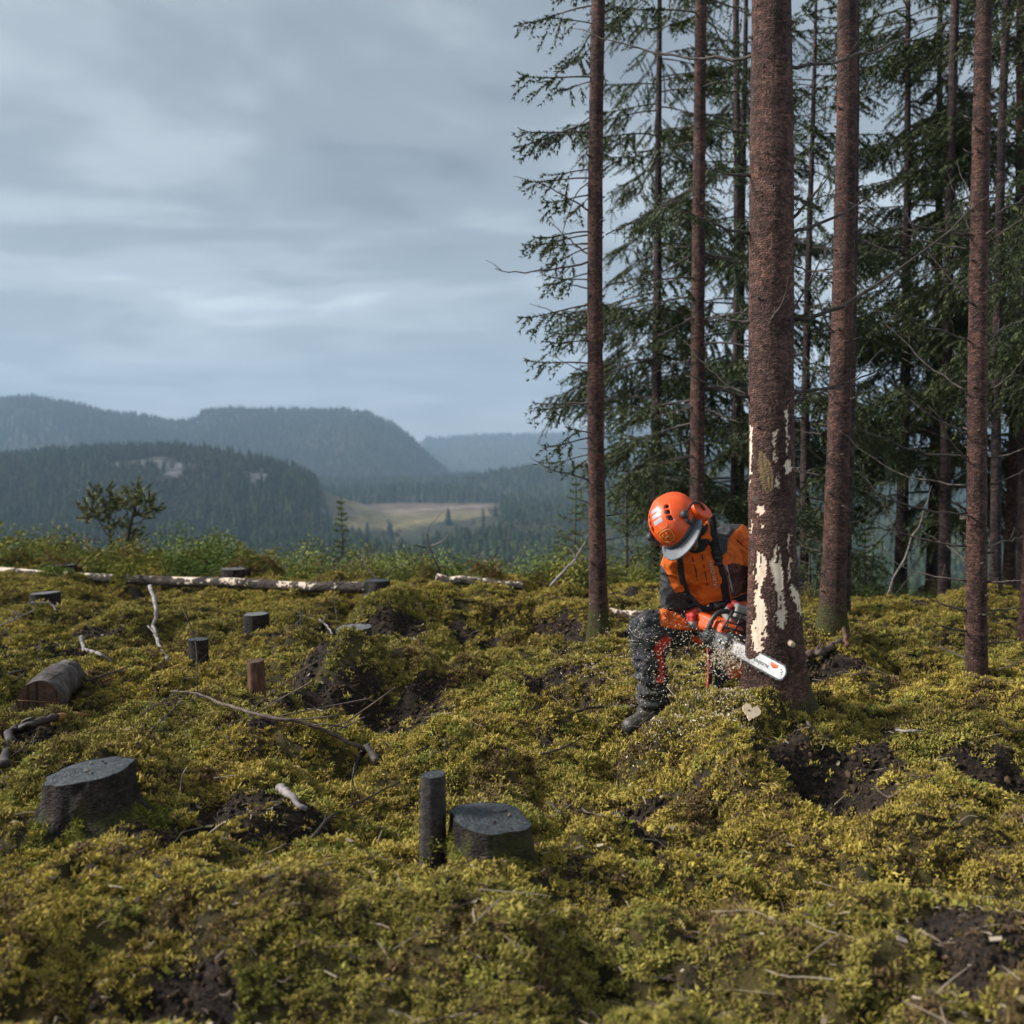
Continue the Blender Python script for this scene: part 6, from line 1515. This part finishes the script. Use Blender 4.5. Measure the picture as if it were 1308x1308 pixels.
# double stitching over the raised knee
for pts in ([(817, 790), (821, 797), (825, 804)], [(820, 789), (824, 796), (828, 803)], [(804, 803), (810, 811), (818, 815), (821, 809)], [(806, 800), (812, 808), (818, 811)], [(802, 819), (809, 818), (817, 820)], [(802, 823), (808, 826), (815, 831)]):
    q_s = smooth_path([(a, b, 0) for a, b in pts], 10); obj('stitching', MB().tube([on_surf(f_trous, a, b, lift=.001) for a, b, _ in q_s], .0012, 4), WHITE_INK, tr)
harness = obj('harness', strip(f_jacket, [(905, 657), (907, 675), (912, 700), (919, 722), (925, 745), (929, 775)], .021, .006), STRAP, person)
obj('strap_padding', strip(f_jacket, [(911, 657), (913, 678), (917, 700), (921, 715)], .012, .011, lift=.007), STRAP, harness)
obj('strap', strip(f_jacket, [(866, 700), (869, 720), (872, 742), (882, 770)], .016, .005), STRAP, harness)
for (x_, y_) in ((914, 706), (916, 713), (918, 720)): obj('buckle', MB().box(on_surf(f_jacket, x_, y_, lift=.012), (.044, .012, .018)), BLACK_PL, harness)
obj('strap', strip(f_jacket, [(925, 745), (930, 768), (931, 790), (929, 800)], .006, .003, lift=.012), STRAP, harness)
belt = obj('belt', strip(lambda P: np.minimum(f_jacket(P), f_trous(P)), [(884, 777), (900, 776), (918, 774), (938, 770), (958, 764)], .024, .006), STRAP, person)
obj('buckle', MB().box(on_surf(f_jacket, 919, 774, lift=.016), (.062, .016, .040)), BLACK_PL, belt)
obj('buckle', MB().box(on_surf(f_jacket, 917, 774, lift=.027), (.026, .006, .022)), DGREY_PL, belt)
ZIP = plain('dark zip', (.05, .016, .012), .6)
for pts in ([(884, 712), (888, 725), (891, 742)], [(897, 709), (900, 728), (904, 748)], [(941, 689), (949, 697), (957, 703)]): obj('zip', strip(f_jacket, pts, .003, .002, 10, .002), ZIP, jk)
obj('reflective_trim', strip(f_jacket, [(927, 722), (930, 735), (935, 757)], .008, .002, 10, .002), REFLECT, jk)
obj('jacket_hem', strip(lambda P: np.minimum(f_jacket(P), f_trous(P)), [(893, 770), (915, 767), (935, 763), (955, 757)], .006, .003, lift=.003), plain('orange hem', (.50, .10, .01), .8), jk)
def text_mesh(s, size, ext=.0006):
    cu = bpy.data.curves.new('lettering', 'FONT'); cu.body = s; cu.size = size; cu.extrude = ext; cu.align_x = 'CENTER'; cu.align_y = 'CENTER'
    o = bpy.data.objects.new('lettering', cu); COL.objects.link(o); dg = bpy.context.evaluated_depsgraph_get(); me = bpy.data.meshes.new_from_object(o.evaluated_get(dg))
    V = np.array([v.co[:] for v in me.vertices]); F = [list(p.vertices) for p in me.polygons]
    COL.objects.unlink(o); bpy.data.objects.remove(o); bpy.data.curves.remove(cu); bpy.data.meshes.remove(me)
    T = [[f[0], f[i], f[i + 1]] for f in F for i in range(1, len(f) - 1)]
    return V, np.array(T)
def lettering(name, s, size, origin, right, up, mat, parent, ext=.0006):
    V, T = text_mesh(s, size, ext); r_ = unit(right); u_ = unit(up - r_ * (np.dot(up, r_))); n_ = np.cross(r_, u_)
    return obj(name, (origin + V[:, :1] * r_ + V[:, 1:2] * u_ + V[:, 2:] * n_, T), mat, parent, smooth=False)
def surf_lettering(name, s, size, fn, p0, p1, mat, parent):
    """letters pressed onto the cloth between two photo points"""
    V, T = text_mesh(s, size, .0004); A_ = on_surf(fn, *p0); B_ = on_surf(fn, *p1); r_ = unit(B_ - A_); c = (A_ + B_) / 2; nrm = unit(np.array([0, 0, CAMZ]) - c); u_ = unit(np.cross(nrm, r_))
    W = c + V[:, :1] * r_ + V[:, 1:2] * u_; px, py = proj(W); out = np.array([on_surf(fn, a, b, lift=.0025 + .0015 * (z > 0)) for a, b, z in zip(px, py, V[:, 2])])
    return obj(name, (out, T), mat, parent, smooth=False)
surf_lettering('lettering', 'HUSQVARNA', .026, f_jacket, (908, 720), (914, 748), WHITE_INK, jk)
surf_lettering('lettering', 'HUSQVARNA', .020, f_trous, (853, 780), (854, 798), plain('faint print', (.42, .10, .03), .7), tr)
# a tool strap hanging beside the kneeling leg
mbx = MB().tube(smooth_path([at(906, 822, 5.24), at(908, 845, 5.21), at(907, 870, 5.18), at(905, 888, 5.15)], 12), [.016, .016, .017, .017, .018, .018, .018, .018, .017, .017, .016, .015], 8, flat=.6)
hs = obj('hanging_strap', mbx, STRAP, person)
obj('red_edging', MB().tube(smooth_path([at(904, 828, 5.22), at(905, 850, 5.185), at(904, 874, 5.155), at(902, 893, 5.13)], 10), .006, 6), plain('red edging', (.42, .04, .025), .7), hs)
# gloves
def fist(name, c, axis, back, wrist, s=1.0, thumb=1, knuckle_col=None):
    axis = unit(axis); back = unit(back - axis * np.dot(back, axis)); third = np.cross(axis, back)
    def pt(a, r_, off): return c + axis * off + r_ * (math.cos(a) * back + math.sin(a) * third)
    caps = []; palms = []
    for i in range(4):
        off = (i - 1.5) * .0225 * s; ln = (1.0, 1.06, 1.0, .86)[i]
        A_ = [pt(R(a), r_ * s, off + .002 * i) for a, r_ in ((28, .044), (82 * ln, .041), (140 * ln, .035), (205 * ln, .030))]
        caps += [(A_[0], A_[1], .0125 * s, .0118 * s), (A_[1], A_[2], .0118 * s, .011 * s), (A_[2], A_[3], .011 * s, .0095 * s)]
    th0 = pt(R(-20), .042 * s, -.030 * s * thumb); th1 = pt(R(-75), .044 * s, -.044 * s * thumb); th2 = pt(R(-125), .038 * s, -.034 * s * thumb); th3 = pt(R(-165), .034 * s, -.020 * s * thumb)
    th = [(th0, th1, .017 * s, .014 * s), (th1, th2, .014 * s, .0125 * s), (th2, th3, .0125 * s, .0105 * s)]
    kn_ = pt(R(12), .044 * s, 0); heel_ = c + (wrist - c) * .62
    def f(P):
        d = 9.0
        for a, b, ra, rb in caps: d = np.minimum(d, sd_cone(P, a, b, ra, rb))
        # palm: four metacarpal rays merged
        pm_ = 9.0
        for i in range(4): pm_ = smin(pm_, sd_cone(P, pt(R(24), .043 * s, (i - 1.5) * .0225 * s), heel_ + axis * (i - 1.5) * .010 * s, .0145 * s, .019 * s), .012)
        d = smin(d, pm_, .006)
        for a, b, ra, rb in th: d = smin(d, sd_cone(P, a, b, ra, rb), .005)
        d = smin(d, sd_cone(P, heel_, wrist, .036 * s, .043 * s), .015)
        return d - wr(P, .25, 21, (30, 30, 30))
    allp = np.array([c, wrist, th1, kn_]); V, F = sdf_mesh(f, allp.min(0) - .085, allp.max(0) + .085, .0037)
    o = obj(name, (V, F), LEATHER, person); q = (V - c) @ np.stack([axis, back, third], 1)
    col = np.repeat([RED * .95], len(V), 0); ang = np.degrees(np.arctan2(q[:, 2], q[:, 1]))
    col[(ang > 60) & (ang < 150)] = (.34, .33, .31); col[(ang > 150) | (ang < -60)] = (.30, .29, .28); dw = (V - c) @ unit(wrist - c); col[(dw > .035) & (ang > -30) & (ang < 60)] = HIVIS * .8
    col[(ang > -60) & (ang < -25)] = (.30, .29, .28)
    cattr(o.data, 'tint', col)
    w0 = c + (wrist - c) * .86; w1 = c + (wrist - c) * 1.22
    obj('cuff', MB().tube([w0, w0 * .75 + w1 * .25, w0 * .5 + w1 * .5, w1], [.046 * s, .050 * s, .050 * s, .048 * s], 18), BLACK_PL if name == 'x' else STRAP, o)
    return o
fist('glove', sw(-.280, -.020, .026), SD * .93 + SW * .25, -SS * .75 + SW * .65, J['rwr'], 1.22, -1)
fist('glove', sw(-.095, .060, .135), SS * .9 + SD * .1, SW * .7 - SD * .75, J['lwr'], 1.15, 1)

# ================================================================== chainsaw
saw = thing('chainsaw', 'orange chainsaw with its bar cutting through the spruce trunk', 'chainsaw', sw(-.15, 0, -.06))
def SF(fn): return lambda P: SK * fn((P - SO) @ SM / SK)
def sbox(q, c, h, rr=.012): return sd_box(q, c, h, None, rr)
def m_saw(fn, lo, hi, h=.0045):
    cs = np.array([sw(a, b, c) for a in (lo[0], hi[0]) for b in (lo[1], hi[1]) for c in (lo[2], hi[2])]); return sdf_mesh(SF(fn), cs.min(0) - .01, cs.max(0) + .01, h)
def f_eng(q):
    d = sbox(q, (-.135, .045, .005), (.105, .062, .052), .018); d = smin(d, sd_cone(q, (-.03, .03, .0), (-.015, .03, -.01), .045, .04), .02)
    for i in range(6): d = smax(d, -sbox(q, (-.20 + i * .018, -.018, .012), (.0045, .012, .030), .002), .002)
    return d
obj('engine_housing', m_saw(f_eng, (-.27, -.05, -.08), (.06, .13, .09)), DGREY_PL, saw)
def f_top(q):
    d = sbox(q, (-.150, .030, .042), (.105, .074, .040), .02); d = smin(d, sd_cone(q, (-.22, .03, .045), (-.06, .035, .070), .035, .030), .025)
    d = smin(d, sbox(q, (-.235, .022, .025), (.030, .050, .040), .018), .02); return d
obj('top_cover', m_saw(f_top, (-.30, -.05, -.02), (.02, .13, .14)), SAW_ORANGE, saw)
def f_rear(q):
    g_ = smin(sd_cone(q, (-.20, -.012, .025), (-.31, -.015, .020), .020, .0175), sd_cone(q, (-.31, -.015, .020), (-.385, -.01, .000), .0175, .019), .012)
    g_ = smin(g_, sd_cone(q, (-.385, .004, .0), (-.365, .004, -.075), .019, .018), .012); g_ = smin(g_, sd_cone(q, (-.365, .004, -.075), (-.20, .004, -.05), .020, .020), .012)
    return smin(g_, sbox(q, (-.345, -.005, -.08), (.050, .035, .010), .008), .01)
obj('rear_handle', m_saw(f_rear, (-.45, -.07, -.12), (-.17, .06, .08)), SAW_ORANGE, saw)
obj('throttle_trigger', MB().tube([sw(-.255, .004, .010), sw(-.265, .004, -.008), sw(-.28, .004, -.018)], [.008, .007, .004], 8), BLACK_PL, saw)
cl = obj('clutch_cover', m_saw(lambda q: smin(sbox(q, (-.065, -.030, -.004), (.085, .020, .040), .014), sd_cone(q, (-.10, -.025, .0), (-.10, -.045, .0), .040, .038), .015), (-.17, -.09, -.07), (.05, .02, .07)), DGREY_PL, saw)
for i in range(5): obj('vent_rib', MB().box(sw(-.10, -.088 + .0, -.024 + i * .012) + SS * .006, (.05, .006, .004), SM), BLACK_PL, cl)
for x_ in (-.02, .008): obj('bar_nut', MB().tube([sw(x_, -.05, 0), sw(x_, -.060, 0)], .010, 6), STEEL, cl)
obj('front_handle', MB().tube(smooth_path([sw(-.10, -.055, -.045), sw(-.105, -.068, .02), sw(-.105, -.060, .095), sw(-.10, -.02, .128), sw(-.095, .06, .135), sw(-.09, .12, .115), sw(-.10, .145, .05), sw(-.11, .12, -.04)], 34), .0135, 12), BLACK_PL, saw)
gd = MB()
for z_ in (.065, .092, .119, .146): gd.tube([sw(-.035 + .12 * (z_ - .065), -.045, z_), sw(-.030 + .12 * (z_ - .065), .04, z_ + .004), sw(-.035 + .12 * (z_ - .065), .125, z_)], .0055, 7)
for y_ in (-.045, .02, .075, .125): gd.tube([sw(-.04, y_, .045), sw(-.035, y_, .08), sw(-.024, y_, .15)], .0065, 7)
obj('hand_guard', gd, BLACK_PL, saw)
obj('fuel_cap', MB().tube([sw(-.17, -.02, -.02), sw(-.17, -.036, -.02)], .019, 16), BLACK_PL, saw)
obj('muffler', m_saw(lambda q: sbox(q, (-.005, .055, .005), (.028, .045, .038), .01), (-.05, 0, -.05), (.04, .12, .06)), BLACK_PL, saw)
obj('spike_bumper', MB().box(sw(.012, -.006, -.005), (.022, .006, .075), SM), CHAINM, saw)
BL = float(np.linalg.norm(tipP - SO)); bw = .034
def bar_outline(w, x0=-.06, n=14):
    a = np.linspace(-math.pi / 2, math.pi / 2, n); tipx = BL - w
    pts = [(x0, -w * .8)] + [(tipx * .5, -w * 1.02)] + [(tipx + w * math.cos(q), w * math.sin(q)) for q in a] + [(tipx * .5, w * 1.02)] + [(x0, w * .8)]
    return np.array(pts)
def slab(out, y0, th):
    n = len(out); A_ = np.array([swb(a, y0 - th, b) for a, b in out]); B_ = np.array([swb(a, y0 + th, b) for a, b in out]); c0 = swb(out[:, 0].mean(), y0 - th, 0); c1 = swb(out[:, 0].mean(), y0 + th, 0)
    j = np.arange(n); k = (j + 1) % n
    return np.concatenate([A_, B_, [c0], [c1]]), [np.stack([j, n + j, n + k, k], 1), np.concatenate([np.stack([j, k, 0 * j + 2 * n], 1), np.stack([n + k, n + j, 0 * j + 2 * n + 1], 1)])]
V, F = slab(bar_outline(bw), -.018, .0024); bar = obj('guide_bar', (V, F), STEEL, saw, smooth=False)
out = bar_outline(bw + .0045, n=22); P = np.array([swb(a, -.018, b) for a, b in out]); ch = MB()
L_ = np.concatenate([[0], np.cumsum(np.linalg.norm(np.diff(out, axis=0), axis=1))])
for s_ in np.arange(.004, L_[-1] - .004, .0125):
    a = np.array([np.interp(s_, L_, out[:, i]) for i in (0, 1)]); b = np.array([np.interp(min(L_[-1], s_ + .010), L_, out[:, i]) for i in (0, 1)]); t_ = unit(b - a); nn = np.array([t_[1], -t_[0]]); mid = (a + b) / 2
    X3 = SM @ np.array([t_[0], 0, t_[1]]); Z3 = SM @ np.array([nn[0], 0, nn[1]]); ch.box(swb(mid[0], -.018, mid[1]) + Z3 * (.0015 if int(s_ / .0125) % 3 == 0 else 0), (.0118, .0062, .0095 if int(s_ / .0125) % 3 == 0 else .0065), np.stack([X3, SS, Z3], 1))
obj('chain', ch, CHAINM, saw, smooth=False)
lettering('lettering', 'Husqvarna', .030, swb(BL - .185, -.0212, -.003), SD, SW, plain('black print', (.02, .02, .022), .6), bar, .0004)
lo_ = np.array([[BL - .115, .010], [BL - .062, .010], [BL - .062, .024], [BL - .115, .024]]); V, F = slab(lo_, -.0208, .0006); obj('bar_label', (V, F), SAW_ORANGE, bar, smooth=False)
lettering('lettering', 'X-FORCE', .010, swb(BL - .088, -.0220, .017), SD, SW, WHITE_INK, bar, .0003) if False else None
for x_, z_ in ((BL - .03, 0.0), (BL - .022, .006), (BL - .022, -.006), (BL - .035, .012)): obj('rivet', MB().tube([swb(x_, -.0200, z_), swb(x_, -.0216, z_)], .0032, 8), CHAINM, bar)

# flying and fallen sawdust: one uncountable spray of chips
def sawdust():
    r = np.random.default_rng(99); CH = gmat('fresh sawdust', [(.50, .40, .28), (.66, .56, .42), (.74, .66, .54)], 90, .8, .2, 0)
    P = []; S = []
    n = 1500; t = r.random(n) ** .75; c0 = at(945, 835, 4.98); c1 = at(815, 830, 4.9)
    P.append(c0 + t[:, None] * (c1 - c0) + r.normal(size=(n, 3)) * (np.array([.05, .06, .05]) + t[:, None] * np.array([.09, .10, .12])) - (t ** 2 * .10)[:, None] * [0, 0, 1.0]); S.append(r.uniform(.0011, .0034, n))
    n = 800; P.append(at(932, 840, 5.0) + r.normal(size=(n, 3)) * [.055, .05, .045]); S.append(r.uniform(.002, .005, n))
    n = 420; P.append(at(790, 850, 4.95) + r.normal(size=(n, 3)) * [.20, .2, .15]); S.append(r.uniform(.0014, .003, n))
    for (px, py, rx, n) in ((935, 893, .06, 420), (905, 900, .10, 260), (835, 938, .10, 160), (865, 930, .12, 120), (790, 850, .25, 160), (700, 860, .3, 100)):
        g_ = on_ground(px, py); q = g_[:2] + r.normal(size=(n, 2)) * rx; P.append(np.stack([q[:, 0], q[:, 1], H(q[:, 0], q[:, 1]) + .018 + .008 * r.random(n)], 1)); S.append(r.uniform(.002, .0055, n))
    P = np.concatenate(P); S = np.concatenate(S); ok = P[:, 2] > H(P[:, 0], P[:, 1]); P, S = P[ok], S[ok]; n = len(P)
    a = r.normal(size=(n, 3)); a /= np.linalg.norm(a, axis=1)[:, None]; b = np.cross(a, r.normal(size=(n, 3))); b /= np.linalg.norm(b, axis=1)[:, None]; c = np.cross(a, b); s = S[:, None]
    V = np.stack([P - a * s * 1.9, P + b * s * .6 + c * s * .2, P + a * s * 1.9, P - b * s * .6 + c * s * .2, P + c * s * .5], 1).reshape(-1, 3); k = np.arange(n)[:, None, None] * 5
    T = (np.array([[0, 1, 4], [1, 2, 4], [2, 3, 4], [3, 0, 4], [0, 3, 1], [1, 3, 2]])[None] + k).reshape(-1, 3)
    o = obj('sawdust', (V, T), CH, smooth=False); tag(o, 'pale sawdust spraying from the cut and settled on the moss', 'sawdust', kind='stuff')
sawdust()
# ------------------------------------------------------------------ haze over the valley
hz = MB().box((0, 2000, 190), (8200, 6800, 620))
hm = bpy.data.materials.new('haze'); hm.use_nodes = True
t = hm.node_tree; t.nodes.clear()
o_ = N(t, 'ShaderNodeOutputMaterial'); v_ = N(t, 'ShaderNodeVolumePrincipled'); L(t, v_.outputs[0], o_.inputs['Volume'])
v_.inputs['Color'].default_value = (0.44, 0.62, 0.84, 1)
v_.inputs['Density'].default_value = 0.00025
v_.inputs['Anisotropy'].default_value = 0.0
v_.inputs['Density Attribute'].default_value = ''
v_.inputs['Temperature Attribute'].default_value = ''
hob = obj('haze', hz, hm, smooth=False)
tag(hob, 'thin blue grey haze hanging over the valley', 'haze', kind='stuff')
